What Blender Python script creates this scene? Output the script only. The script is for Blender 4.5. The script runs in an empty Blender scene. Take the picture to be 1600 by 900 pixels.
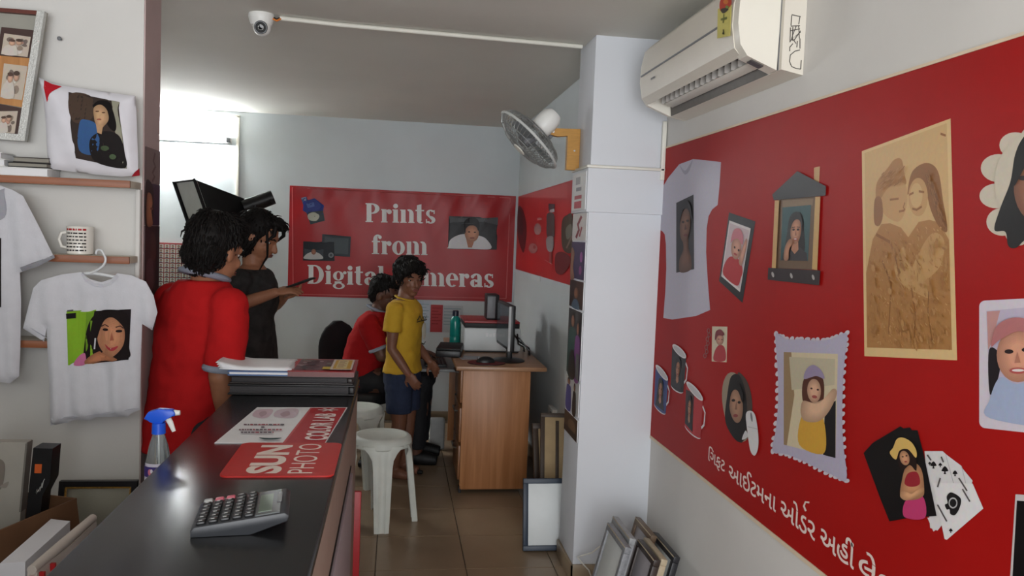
import bpy, bmesh, math, random
from mathutils import Vector, Matrix, Euler, noise
from mathutils.geometry import delaunay_2d_cdt
import numpy as np
random.seed(7)
sc = bpy.context.scene
COL = sc.collection
R = math.radians

# ------------------------------------------------------------------ camera
FPX, VX, VY, ROLL, CAMH = 1260.0, 620.0, 365.0, 0.039, 1.48
_d = Vector((VX-800, -(VY-450), -FPX)).normalized()
_u = Vector((ROLL, 1, -(_d.x*ROLL+_d.y)/_d.z)).normalized()
_x = _d.cross(_u)
CM = Matrix((_x, _d, _u))                       # camera axes -> world axes
CPOS = Vector((0, 0, CAMH))
cam = bpy.data.objects.new('camera', bpy.data.cameras.new('camera'))
COL.objects.link(cam)
cam.data.sensor_width = 36.0
cam.data.lens = 36.0*FPX/1600.0
cam.data.clip_start = 0.05
cam.matrix_world = Matrix.Translation(CPOS) @ CM.to_4x4()
sc.camera = cam

# ------------------------------------------------------------------ sky, daylight, exposure
world = bpy.data.worlds.new('world'); sc.world = world; world.use_nodes = True
bg = world.node_tree.nodes['Background']
bg.inputs['Color'].default_value = (0.90, 0.95, 1.0, 1)
bg.inputs['Strength'].default_value = 1.1
day = bpy.data.lights.new('shop_front_daylight', 'AREA')
day.shape = 'RECTANGLE'; day.size = 3.0; day.size_y = 2.1; day.energy = 58; day.color = (0.96, 0.975, 1.0)
dayo = bpy.data.objects.new('shop_front_daylight', day); COL.objects.link(dayo)
dayo.location = (-0.45, -2.0, 1.15); dayo.rotation_euler = (R(90), 0, 0)
sc.view_settings.view_transform = 'Standard'
sc.view_settings.look = 'None'
sc.view_settings.gamma = 1.0
sc.view_settings.use_curve_mapping = False
sc.view_settings.exposure = 1.24
sc.cycles.use_denoising = True
sc.cycles.max_bounces = 8

# ------------------------------------------------------------------ measuring: photo pixel -> point on a plane of the place
def ray(px, py): return CM @ Vector((px-800, -(py-450), -FPX))
def hit(px, py, ax, v):
    r = ray(px, py); t = (v-CPOS[ax])/r[ax]; return CPOS + r*t
def atX(px, py, v): return hit(px, py, 0, v)
def atY(px, py, v): return hit(px, py, 1, v)
def atZ(px, py, v): return hit(px, py, 2, v)
def zoomf(x0, y0, s): return lambda *pts: [(x0+x/s, y0+y/s) for x, y in pts]

# ------------------------------------------------------------------ colours and materials
def lin(h):
    if isinstance(h, str):
        h = h.lstrip('#'); c = [int(h[i:i+2], 16)/255 for i in (0, 2, 4)]
    else: c = [v/255 for v in h]
    return tuple(v/12.92 if v <= .04045 else ((v+.055)/1.055)**2.4 for v in c)
MATS = {}
def pm(name, col, rough=.5, var=.06, scale=18, bump=0, bscale=60, metal=0, spec=.5, coat=0, trans=0, ior=1.45, emit=0, stretch=None, sheen=0):
    if name in MATS: return MATS[name]
    m = bpy.data.materials.new(name); m.use_nodes = True
    nt = m.node_tree; b = nt.nodes['Principled BSDF']
    c = lin(col)
    b.inputs['Roughness'].default_value = rough
    b.inputs['Metallic'].default_value = metal
    b.inputs['Specular IOR Level'].default_value = spec
    b.inputs['Coat Weight'].default_value = coat
    b.inputs['Transmission Weight'].default_value = trans
    b.inputs['IOR'].default_value = ior
    b.inputs['Sheen Weight'].default_value = sheen
    tc = nt.nodes.new('ShaderNodeTexCoord'); mp = nt.nodes.new('ShaderNodeMapping')
    nt.links.new(tc.outputs['Object'], mp.inputs['Vector'])
    if stretch: mp.inputs['Scale'].default_value = stretch
    n = nt.nodes.new('ShaderNodeTexNoise'); n.inputs['Scale'].default_value = scale; n.inputs['Detail'].default_value = 4
    nt.links.new(mp.outputs['Vector'], n.inputs['Vector'])
    r = nt.nodes.new('ShaderNodeValToRGB')
    r.color_ramp.elements[0].position = .3; r.color_ramp.elements[1].position = .7
    r.color_ramp.elements[0].color = tuple(max(0, v*(1-var)) for v in c)+(1,)
    r.color_ramp.elements[1].color = tuple(min(1, v*(1+var)) for v in c)+(1,)
    nt.links.new(n.outputs['Fac'], r.inputs['Fac'])
    nt.links.new(r.outputs['Color'], b.inputs['Base Color'])
    if bump:
        n2 = nt.nodes.new('ShaderNodeTexNoise'); n2.inputs['Scale'].default_value = bscale; n2.inputs['Detail'].default_value = 5
        nt.links.new(mp.outputs['Vector'], n2.inputs['Vector'])
        bp = nt.nodes.new('ShaderNodeBump'); bp.inputs['Strength'].default_value = bump; bp.inputs['Distance'].default_value = .004
        nt.links.new(n2.outputs['Fac'], bp.inputs['Height']); nt.links.new(bp.outputs['Normal'], b.inputs['Normal'])
    if emit:
        b.inputs['Emission Color'].default_value = c+(1,); b.inputs['Emission Strength'].default_value = emit
    MATS[name] = m; return m
def wood(name, c1, c2, rough=.45, scale=(30, 30, 2), axis=None):
    if name in MATS: return MATS[name]
    m = bpy.data.materials.new(name); m.use_nodes = True
    nt = m.node_tree; b = nt.nodes['Principled BSDF']; b.inputs['Roughness'].default_value = rough
    tc = nt.nodes.new('ShaderNodeTexCoord'); mp = nt.nodes.new('ShaderNodeMapping'); mp.inputs['Scale'].default_value = scale
    n = nt.nodes.new('ShaderNodeTexNoise'); n.inputs['Scale'].default_value = 1.4; n.inputs['Detail'].default_value = 7; n.inputs['Distortion'].default_value = .5
    r = nt.nodes.new('ShaderNodeValToRGB'); r.color_ramp.elements[0].position = .32; r.color_ramp.elements[1].position = .72
    r.color_ramp.elements[0].color = lin(c1)+(1,); r.color_ramp.elements[1].color = lin(c2)+(1,)
    nt.links.new(tc.outputs['Object'], mp.inputs['Vector']); nt.links.new(mp.outputs['Vector'], n.inputs['Vector'])
    nt.links.new(n.outputs['Fac'], r.inputs['Fac']); nt.links.new(r.outputs['Color'], b.inputs['Base Color'])
    MATS[name] = m; return m
def print_material(name, rough):
    m = bpy.data.materials.new(name); m.use_nodes = True
    nt = m.node_tree; b = nt.nodes['Principled BSDF']; b.inputs['Roughness'].default_value = rough; b.inputs['Specular IOR Level'].default_value = .2
    a = nt.nodes.new('ShaderNodeVertexColor'); a.layer_name = 'Col'
    n = nt.nodes.new('ShaderNodeTexNoise'); n.inputs['Scale'].default_value = 90
    tc = nt.nodes.new('ShaderNodeTexCoord'); nt.links.new(tc.outputs['Object'], n.inputs['Vector'])
    hs = nt.nodes.new('ShaderNodeMix'); hs.data_type = 'RGBA'; hs.blend_type = 'MULTIPLY'; hs.inputs[0].default_value = .16
    nt.links.new(a.outputs['Color'], hs.inputs[6]); nt.links.new(n.outputs['Color'], hs.inputs[7])
    nt.links.new(hs.outputs[2], b.inputs['Base Color'])
    return m
PRINT = print_material('flat print ink', .42)
PRINTF = print_material('fabric print ink', .85)

# ------------------------------------------------------------------ things, parts, structure
INV = {}
def thing(name, label, cat, loc=(0, 0, 0), rotz=0, group=None, local=False):
    o = bpy.data.objects.new(name, None); COL.objects.link(o)
    o.empty_display_size = .05
    o.location = loc; o.rotation_euler = (0, 0, rotz)
    o['label'] = label; o['category'] = cat
    if group: o['group'] = group
    if not local: INV[o.name] = (Matrix.Translation(loc) @ Matrix.Rotation(rotz, 4, 'Z')).inverted()
    return o
def tag(o, label, cat, group=None):
    o['label'] = label; o['category'] = cat
    if group: o['group'] = group
    return o
def struct(o):
    o['kind'] = 'structure'; return o
def dup(root, loc, rotz, label=None):
    r = root.copy(); COL.objects.link(r); r.location = loc; r.rotation_euler = (0, 0, rotz)
    if label: r['label'] = label
    for ch in list(root.children):
        c = ch.copy(); COL.objects.link(c); c.parent = r
        for g in list(ch.children):
            e = g.copy(); COL.objects.link(e); e.parent = c
    return r
def root_inv(parent):
    while parent is not None:
        if parent.name in INV: return INV[parent.name]
        parent = parent.parent
    return None
def link_mesh(name, me, mat, parent=None, ang=40):
    if mat is not None:
        me.materials.append(mat)
    o = bpy.data.objects.new(name, me); COL.objects.link(o)
    iv = root_inv(parent)
    if iv is not None: me.transform(iv)
    if parent is not None: o.parent = parent
    if ang is not None:
        for p in me.polygons: p.use_smooth = True
        me.set_sharp_from_angle(angle=R(ang))
    return o

class MB:
    def __init__(s): s.bm = bmesh.new()
    def box(s, c, sz, rot=None, bev=0, seg=2):
        g = bmesh.ops.create_cube(s.bm, size=1.0)['verts']
        M = Matrix.Translation(c)
        if rot is not None: M = M @ (rot.to_4x4() if isinstance(rot, Matrix) else Euler(rot).to_matrix().to_4x4())
        M = M @ Matrix.Diagonal((sz[0], sz[1], sz[2], 1))
        bmesh.ops.transform(s.bm, matrix=M, verts=g)
        if bev:
            es = list({e for v in g for e in v.link_edges})
            bmesh.ops.bevel(s.bm, geom=es, offset=min(bev, min(sz)*.45), segments=seg, profile=.5, affect='EDGES')
        return s
    def lohi(s, lo, hi, bev=0, seg=2):
        return s.box([(a+b)/2 for a, b in zip(lo, hi)], [abs(b-a) for a, b in zip(lo, hi)], None, bev, seg)
    def ring(s, pts): return [s.bm.verts.new(p) for p in pts]
    def skin(s, rings, closed=True, caps=True):
        for a, b in zip(rings, rings[1:]):
            n = len(a)
            for i in range(n if closed else n-1):
                j = (i+1) % n
                try: s.bm.faces.new((a[i], a[j], b[j], b[i]))
                except ValueError: pass
        if caps and closed:
            try:
                s.bm.faces.new(list(reversed(rings[0]))); s.bm.faces.new(rings[-1])
            except ValueError: pass
        return s
    def tube(s, pts, r, seg=10, caps=True, flat=None, closed=False):
        pts = [Vector(p) for p in pts]; n = len(pts)
        rr = r if isinstance(r, (list, tuple)) else [r]*n
        t0 = (pts[1]-pts[0]).normalized()
        up = Vector((0, 0, 1)) if abs(t0.z) < .9 else Vector((1, 0, 0))
        a = t0.cross(up).normalized(); rings = []
        for i, p in enumerate(pts):
            if closed: t = (pts[(i+1) % n]-pts[i-1]).normalized()
            else: t = (pts[min(i+1, n-1)]-pts[max(i-1, 0)]).normalized()
            a = (a-t*a.dot(t)).normalized(); b = t.cross(a)
            k = flat if flat else 1
            rings.append(s.ring([p+(a*math.cos(q)+b*math.sin(q)*k)*rr[i] for q in [2*math.pi*j/seg for j in range(seg)]]))
        if closed: rings.append(rings[0]); caps = False
        return s.skin(rings, True, caps)
    def cyl(s, p0, p1, r0, r1=None, seg=24): return s.tube([p0, p1], [r0, r0 if r1 is None else r1], seg)
    def lathe(s, prof, org=(0, 0, 0), seg=28, rot=None, caps=True):
        M = (rot if rot is not None else Matrix.Identity(3)); org = Vector(org); rings = []
        for r, z in prof:
            r = max(r, 1e-4)
            rings.append(s.ring([org+M @ Vector((r*math.cos(q), r*math.sin(q), z)) for q in [2*math.pi*j/seg for j in range(seg)]]))
        return s.skin(rings, True, caps)
    def ell(s, c, r, rot=None, u=18, v=10):
        M = (rot if rot is not None else Matrix.Identity(3)); c = Vector(c); rings = []
        for i in range(v+1):
            th = math.pi*i/v; q = max(math.sin(th), .002)
            rings.append(s.ring([c+M @ Vector((r[0]*q*math.cos(f), r[1]*q*math.sin(f), -r[2]*math.cos(th))) for f in [2*math.pi*j/u for j in range(u)]]))
        return s.skin(rings)
    def prism(s, poly, vec):
        a = s.ring(poly); b = s.ring([Vector(p)+Vector(vec) for p in poly])
        s.skin([a, b], True, True); return s
    def face(s, poly):
        s.bm.faces.new(s.ring(poly)); return s
    def mesh(s, name, fix=True):
        if fix: bmesh.ops.recalc_face_normals(s.bm, faces=s.bm.faces)
        me = bpy.data.meshes.new(name); s.bm.to_mesh(me); s.bm.free(); return me
    def build(s, name, mat, parent=None, ang=40): return link_mesh(name, s.mesh(name), mat, parent, ang)

# ------------------------------------------------------------------ flat prints: coloured shapes laid on a surface, each layer a hair above the last
def ellp(cx, cy, rx, ry, rot=0, n=28, a0=0, a1=360):
    c, s_ = math.cos(R(rot)), math.sin(R(rot)); o = []
    full = abs(a1-a0) >= 360
    for i in range(n if full else n+1):
        a = R(a0+(a1-a0)*i/n); x, y = rx*math.cos(a), ry*math.sin(a)
        o.append((cx+x*c-y*s_, cy+x*s_+y*c))
    return o
def spl(pts, n=6):
    m = len(pts); o = []
    for i in range(m):
        p0, p1, p2, p3 = [pts[(i+k-1) % m] for k in range(4)]
        for j in range(n):
            t = j/n
            o.append(tuple(.5*((2*p1[k])+(-p0[k]+p2[k])*t+(2*p0[k]-5*p1[k]+4*p2[k]-p3[k])*t*t+(-p0[k]+3*p1[k]-3*p2[k]+p3[k])*t**3) for k in (0, 1)))
    return o
def line(pts, w):
    out, back = [], []
    n = len(pts); ws = w if isinstance(w, (list, tuple)) else [w]*n
    for i, p in enumerate(pts):
        a, b = pts[max(i-1, 0)], pts[min(i+1, n-1)]
        dx, dy = b[0]-a[0], b[1]-a[1]; l = math.hypot(dx, dy) or 1
        out.append((p[0]-dy/l*ws[i]/2, p[1]+dx/l*ws[i]/2)); back.append((p[0]+dy/l*ws[i]/2, p[1]-dx/l*ws[i]/2))
    return out+back[::-1]
def rect(x0, y0, x1, y1): return [(x0, y0), (x1, y0), (x1, y1), (x0, y1)]
def quadmap(q):
    """unit square -> quad (corner order: top-left, top-right, bottom-right, bottom-left)"""
    a, b, c, d_ = q
    def f(*pts):
        o = []
        for u, v in pts:
            x = (a[0]*(1-u)+b[0]*u)*(1-v)+(d_[0]*(1-u)+c[0]*u)*v
            y = (a[1]*(1-u)+b[1]*u)*(1-v)+(d_[1]*(1-u)+c[1]*u)*v
            o.append((x, y))
        return o
    return f
STEP = .0002
def prints(name, parent, layers, mapf, base=.0006, mat=None, dense=0):
    """layers: (colour, polygon); mapf(u, v, lift) -> point"""
    V, Fc, C = [], [], []
    rich = []
    for col, poly in layers:
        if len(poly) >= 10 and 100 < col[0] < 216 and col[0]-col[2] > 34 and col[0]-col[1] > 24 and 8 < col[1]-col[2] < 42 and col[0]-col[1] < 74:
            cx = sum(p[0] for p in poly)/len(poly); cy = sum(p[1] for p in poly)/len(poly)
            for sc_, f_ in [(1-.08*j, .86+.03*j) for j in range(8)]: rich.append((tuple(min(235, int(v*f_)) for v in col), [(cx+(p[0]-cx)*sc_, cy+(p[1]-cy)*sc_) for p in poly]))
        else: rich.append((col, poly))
    layers = rich
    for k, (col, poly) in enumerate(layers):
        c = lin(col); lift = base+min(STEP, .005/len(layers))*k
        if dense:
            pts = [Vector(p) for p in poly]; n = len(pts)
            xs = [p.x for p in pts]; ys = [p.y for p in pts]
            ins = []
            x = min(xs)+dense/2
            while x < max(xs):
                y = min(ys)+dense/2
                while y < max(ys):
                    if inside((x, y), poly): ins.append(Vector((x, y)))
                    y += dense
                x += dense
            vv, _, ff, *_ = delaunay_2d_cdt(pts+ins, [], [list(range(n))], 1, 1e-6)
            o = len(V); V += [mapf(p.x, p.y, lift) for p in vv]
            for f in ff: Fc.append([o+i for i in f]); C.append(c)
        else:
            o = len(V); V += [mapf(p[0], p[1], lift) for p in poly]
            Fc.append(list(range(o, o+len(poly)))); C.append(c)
    me = bpy.data.meshes.new(name); me.from_pydata([tuple(v) for v in V], [], Fc)
    ca = me.color_attributes.new('Col', 'FLOAT_COLOR', 'CORNER')
    for p in me.polygons:
        for li in p.loop_indices: ca.data[li].color = C[p.index]+(1,)
    return link_mesh(name, me, mat or PRINT, parent, None)
def inside(p, poly):
    x, y = p; r = False; n = len(poly)
    for i in range(n):
        x1, y1 = poly[i][0], poly[i][1]; x2, y2 = poly[i-1][0], poly[i-1][1]
        if (y1 > y) != (y2 > y) and x < (x2-x1)*(y-y1)/(y2-y1)+x1: r = not r
    return r
def edist(p, poly):
    best = 9; n = len(poly)
    for i in range(n):
        ax, ay = poly[i-1][0], poly[i-1][1]; bx, by = poly[i][0], poly[i][1]
        dx, dy = bx-ax, by-ay; l = dx*dx+dy*dy or 1e-9
        t = max(0, min(1, ((p[0]-ax)*dx+(p[1]-ay)*dy)/l))
        best = min(best, math.hypot(p[0]-ax-t*dx, p[1]-ay-t*dy))
    return best
def puffed(name, poly, spacing, front, back, to3, mat, parent):
    """a soft closed body over an outline: front(p), back(p) give its depth before and behind the outline's plane"""
    pts = []
    n0 = len(poly)
    for i in range(n0):
        a, b = Vector(poly[i]), Vector(poly[(i+1) % n0]); m = max(1, int((b-a).length/spacing))
        pts += [a.lerp(b, j/m) for j in range(m)]
    pl = [tuple(p) for p in pts]; n = len(pl); ins = []
    xs = [p[0] for p in pl]; ys = [p[1] for p in pl]
    x = min(xs)
    while x < max(xs):
        y = min(ys)
        while y < max(ys):
            if inside((x, y), pl) and edist((x, y), pl) > spacing*.45: ins.append(Vector((x, y)))
            y += spacing
        x += spacing
    vv, _, ff, *_ = delaunay_2d_cdt(pts+ins, [], [list(range(n))], 1, 1e-6)
    V, Fc = [], []
    edge = [edist(p, pl) < 1e-5 for p in vv]
    for p in vv: V.append(to3(p.x, p.y, front((p.x, p.y))))
    bi = {}
    for i, p in enumerate(vv):
        if edge[i]: bi[i] = i
        else: bi[i] = len(V); V.append(to3(p.x, p.y, -back((p.x, p.y))))
    for f in ff:
        Fc.append(list(f)); Fc.append([bi[i] for i in reversed(f)])
    me = bpy.data.meshes.new(name); me.from_pydata([tuple(v) for v in V], [], Fc)
    b = bmesh.new(); b.from_mesh(me); bmesh.ops.recalc_face_normals(b, faces=b.faces); b.to_mesh(me); b.free()
    return link_mesh(name, me, mat, parent, 60)

# lettering
def text_mesh(name, body, org, xd, yd, width, height, mat, parent, bold=0.0, spacing=1.0, extrude=0):
    cu = bpy.data.curves.new(name, 'FONT'); cu.body = body; cu.size = 1; cu.offset = bold; cu.space_character = spacing; cu.extrude = 0
    cu.resolution_u = 4
    t = bpy.data.objects.new(name, cu); COL.objects.link(t)
    dg = bpy.context.evaluated_depsgraph_get()
    me = bpy.data.meshes.new_from_object(t.evaluated_get(dg))
    bpy.data.objects.remove(t); bpy.data.curves.remove(cu)
    xs = [v.co.x for v in me.vertices]; ys = [v.co.y for v in me.vertices]
    x0, x1, y0, y1 = min(xs), max(xs), min(ys), max(ys)
    kx = width/(x1-x0); ky = height/(y1-y0) if height else kx
    org, xd, yd = Vector(org), Vector(xd), Vector(yd)
    for v in me.vertices: v.co = org+xd*((v.co.x-x0)*kx)+yd*((v.co.y-y0)*ky)
    me.materials.clear()
    return link_mesh(name, me, mat, parent, None)
def bowl(cx, cy, rx, ry, tx, ty, a0=0, a1=360, n=26):
    o = ellp(cx, cy, rx, ry, 0, n, a0, a1) if abs(a1-a0) < 360 else ellp(cx, cy, rx, ry, 0, n, 0, 359.9)
    i = ellp(cx, cy, rx-tx, ry-ty, 0, n, a0, a1) if abs(a1-a0) < 360 else ellp(cx, cy, rx-tx, ry-ty, 0, n, 0, 359.9)
    return o+i[::-1]
S_ = .25
def rc(x0, y0, x1, y1): return [(x0, y0), (x1, y0), (x1, y1), (x0, y1)]
GLYPH = {   # fat high-contrast roman letters: (advance, polygons)
 'P': (.84, [rc(.06, 0, .33, 1), rc(0, 0, .42, .06), rc(0, .94, .4, 1), bowl(.36, .72, .42, .28, .25, .07, -90, 90), rc(.3, .93, .4, 1), rc(.3, .44, .4, .5)]),
 'D': (.98, [rc(.06, 0, .33, 1), rc(0, 0, .42, .06), rc(0, .94, .42, 1), bowl(.4, .5, .52, .5, .27, .07, -90, 90)]),
 'C': (.9, [bowl(.47, .5, .45, .52, .27, .06, 40, 320), rc(.74, .62, .82, .98)]),
 'r': (.6, [rc(.05, 0, .3, .7), rc(0, 0, .36, .05), rc(0, .64, .3, .7), ellp(.46, .57, .13, .13), bowl(.44, .5, .2, .2, .06, .06, 60, 170)]),
 'i': (.4, [rc(.05, 0, .3, .7), rc(0, 0, .36, .05), rc(0, .64, .3, .7), ellp(.175, .88, .135, .125)]),
 'l': (.4, [rc(.05, 0, .3, 1.02), rc(0, 0, .36, .05), rc(0, .96, .3, 1.02)]),
 'n': (.82, [rc(.05, 0, .3, .7), rc(0, 0, .36, .05), rc(0, .64, .3, .7), rc(.5, 0, .75, .46), rc(.45, 0, .8, .05), bowl(.5, .46, .25, .26, .25, .1, 0, 120)]),
 'm': (1.26, [rc(.05, 0, .3, .7), rc(0, 0, .36, .05), rc(0, .64, .3, .7), rc(.49, 0, .74, .46), rc(.44, 0, .79, .05), bowl(.49, .46, .25, .26, .25, .1, 0, 120), rc(.93, 0, 1.18, .46), rc(.88, 0, 1.24, .05), bowl(.93, .46, .25, .26, .25, .1, 0, 120)]),
 't': (.52, [rc(.08, .12, .33, .94), rc(0, .63, .48, .7), bowl(.3, .16, .22, .18, .22, .06, 180, 310), [(.08, .94), (.33, .94), (.33, 1.0)]]),
 's': (.62, [bowl(.29, .52, .25, .2, .19, .06, 30, 260), bowl(.29, .18, .27, .2, .2, .06, -155, 90), [(.08, .56), (.22, .44), (.52, .14), (.4, .12), (.1, .4)], rc(.46, .5, .52, .7), rc(.03, 0, .09, .22)]),
 'f': (.52, [rc(.08, 0, .33, .78), rc(0, 0, .42, .05), rc(0, .63, .48, .7), bowl(.34, .78, .26, .26, .25, .07, 55, 180), ellp(.47, .9, .1, .1)]),
 'o': (.78, [bowl(.37, .35, .37, .37, .25, .06)]),
 'e': (.72, [bowl(.36, .35, .36, .37, .24, .06, 0, 310), rc(.2, .33, .7, .4)]),
 'a': (.76, [rc(.42, 0, .67, .5), bowl(.36, .48, .31, .24, .25, .07, 0, 150), bowl(.27, .2, .26, .21, .23, .06, 20, 340), ellp(.15, .55, .1, .1), rc(.6, 0, .74, .06)]),
 'g': (.78, [bowl(.32, .45, .31, .25, .2, .05), bowl(.34, -.08, .34, .17, .16, .05), rc(.1, .06, .5, .16), ellp(.68, .62, .1, .08)]),
 ' ': (.4, []),
}
def glyph_text(s):
    x = 0; out = []
    for ch in s:
        adv, ps = GLYPH[ch]
        for p in ps: out.append([(x+a, b) for a, b in p])
        x += adv+.03
    return out, x-.03

# ================================================================== the room
WX, PX0, PY0, PY1 = 1.125, .80, 3.35, 3.64      # right wall, pillar's free side, pillar front and back
CZ, BY, RX = 2.34, 6.40, .95                    # ceiling height, back wall, right wall of the rear part
LX, FY = -2.45, -2.0                            # left wall, shop front
EX, EY0, EY1 = -.884, 3.0, 3.19                 # shelf wall: free end, front face, back face

m_wall = pm('white painted plaster', (208, 206, 202), .75, .03, 3, .12, 40)
m_wallc = pm('cool white painted plaster', (196, 203, 205), .75, .03, 3, .12, 40)
m_ceil = pm('ceiling paint', (212, 211, 203), .85, .03, 2, .1, 30)
m_mauve = pm('mauve brown paint', (192, 170, 168), .7, .05, 6)
m_tile = pm('brown vitrified tile', (134, 114, 92), .32, .07, 5, .03, 20, spec=.4)
m_grout = pm('tile grout', (88, 76, 64), .9, .1, 40)
m_skirt = pm('skirting tile', (140, 122, 98), .4, .06, 8)
m_white = pm('white plastic', (222, 222, 218), .4, .02, 10)
m_offw = pm('aged white plastic', (214, 212, 202), .42, .04, 9)
m_black = pm('black plastic', (20, 20, 22), .4, .1, 20)
m_dark = pm('soft black', (12, 12, 13), .6, .1, 20)
m_grey = pm('grey plastic', (110, 112, 115), .45, .06, 16)
m_chrome = pm('bright metal', (190, 190, 190), .25, .03, 20, metal=1)
m_red = pm('red vinyl', (178, 34, 38), .4, .04, 4, .05, 8)
m_paper = pm('white paper', (226, 226, 228), .7, .02, 30)
m_cream = pm('cream edging', (214, 196, 170), .6, .04, 20)

def wall(name, lo, hi, mat=m_wall): return struct(MB().lohi(lo, hi).build(name, mat))
# floor bed and tiles
fl = struct(MB().lohi((LX-.1, FY-.6, -.08), (WX+.15, BY+.12, -.006)).build('floor', m_grout))
TS = .40
tm = MB().box((0, 0, -.003), (TS-.004, TS-.004, .006), None, .0012, 1).mesh('floor_tile')
tm.materials.append(m_tile)
x = LX+TS/2
while x < WX:
    y = FY-.5+TS/2
    while y < BY:
        t = bpy.data.objects.new('floor_tile', tm); COL.objects.link(t); t.parent = fl; t.location = (x, y, random.uniform(-.0006, 0))
        y += TS
    x += TS
struct(MB().lohi((LX-.1, FY-.6, CZ), (WX+.15, 3.56, CZ+.1)).build('ceiling', m_ceil))
struct(MB().lohi((LX-.1, 3.56, CZ+.012), (WX+.15, BY+.12, CZ+.1)).build('ceiling_rear', m_ceil))
wall('wall_back', (LX-.1, BY, -.01), (RX+.3, BY+.12, CZ+.05), m_wallc)
wall('wall_right', (WX, FY-.5, -.01), (WX+.12, PY1, CZ+.05))
wall('wall_right_rear', (RX, PY1, -.01), (WX+.12, BY, CZ+.05), m_wallc)
wall('added_shade_wall', (LX, .50, -.01), (-.62, .60, 1.40))  # added blocker out of view, keeps daylight off the lower left
wall('wall_left', (LX-.1, FY-.5, -.01), (LX, BY, CZ+.05))
w = wall('wall_shelf', (LX, EY0, -.01), (EX-.004, EY1, CZ+.05))
# the shelf wall's free end is painted mauve
st = MB().lohi((EX-.004, EY0+.004, 0), (EX, EY1, CZ)).build('end_panel', m_mauve); st.parent = w
# pillar: shaft, slightly proud middle band, thin ledge
m_pil = pm('pillar paint', (204, 207, 212), .7, .02, 3, .1, 40)
pl = struct(MB().lohi((PX0, PY0, -.01), (WX+.02, PY1, CZ+.05), .004).build('wall_pillar', m_pil))
zb0, zb1 = atY(915, 331, PY0).z, atY(917, 262, PY0).z
o = MB().lohi((PX0-.012, PY0-.012, zb0), (WX-.002, PY1, zb1), .003).build('pillar_band', m_pil); o.parent = pl
o = MB().lohi((PX0-.018, PY0-.02, zb1), (WX-.002, PY1, zb1+.012), .003).build('pillar_ledge', m_offw); o.parent = pl
# skirting tiles
SK = .075
struct(MB().lohi((PX0-.012, PY0-.012, 0), (PX0, PY1, SK), .002).lohi((PX0-.012, PY0-.012, 0), (WX, PY0, SK), .002).build('baseboard_pillar', m_skirt))
struct(MB().lohi((WX-.012, FY, 0), (WX, PY0-.014, SK), .002).build('baseboard_right', m_skirt))
struct(MB().lohi((RX-.012, PY1+.002, 0), (RX, BY, SK), .002).build('baseboard_right_rear', m_skirt))
struct(MB().lohi((LX, BY-.012, 0), (RX-.014, BY, SK), .002).build('baseboard_back', m_skirt))
# plastic casing on the back wall and a strip in the pillar corner
o = MB()
a = atY(373, 176, BY); b = atY(369, 330, BY)
o.lohi((a.x-.012, BY-.018, .9), (a.x+.012, BY-.001, CZ-.02), .003)
c = atY(316, 172, BY)
o.lohi((c.x, BY-.018, CZ-.036), (a.x+.012, BY-.001, CZ-.014), .003)
struct(o.build('trim_1', m_offw))
z0 = 1.75
struct(MB().lohi((WX-.022, PY0-.02, z0), (WX-.004, PY0-.003, 2.0), .003).build('trim_2', m_offw))

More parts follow.
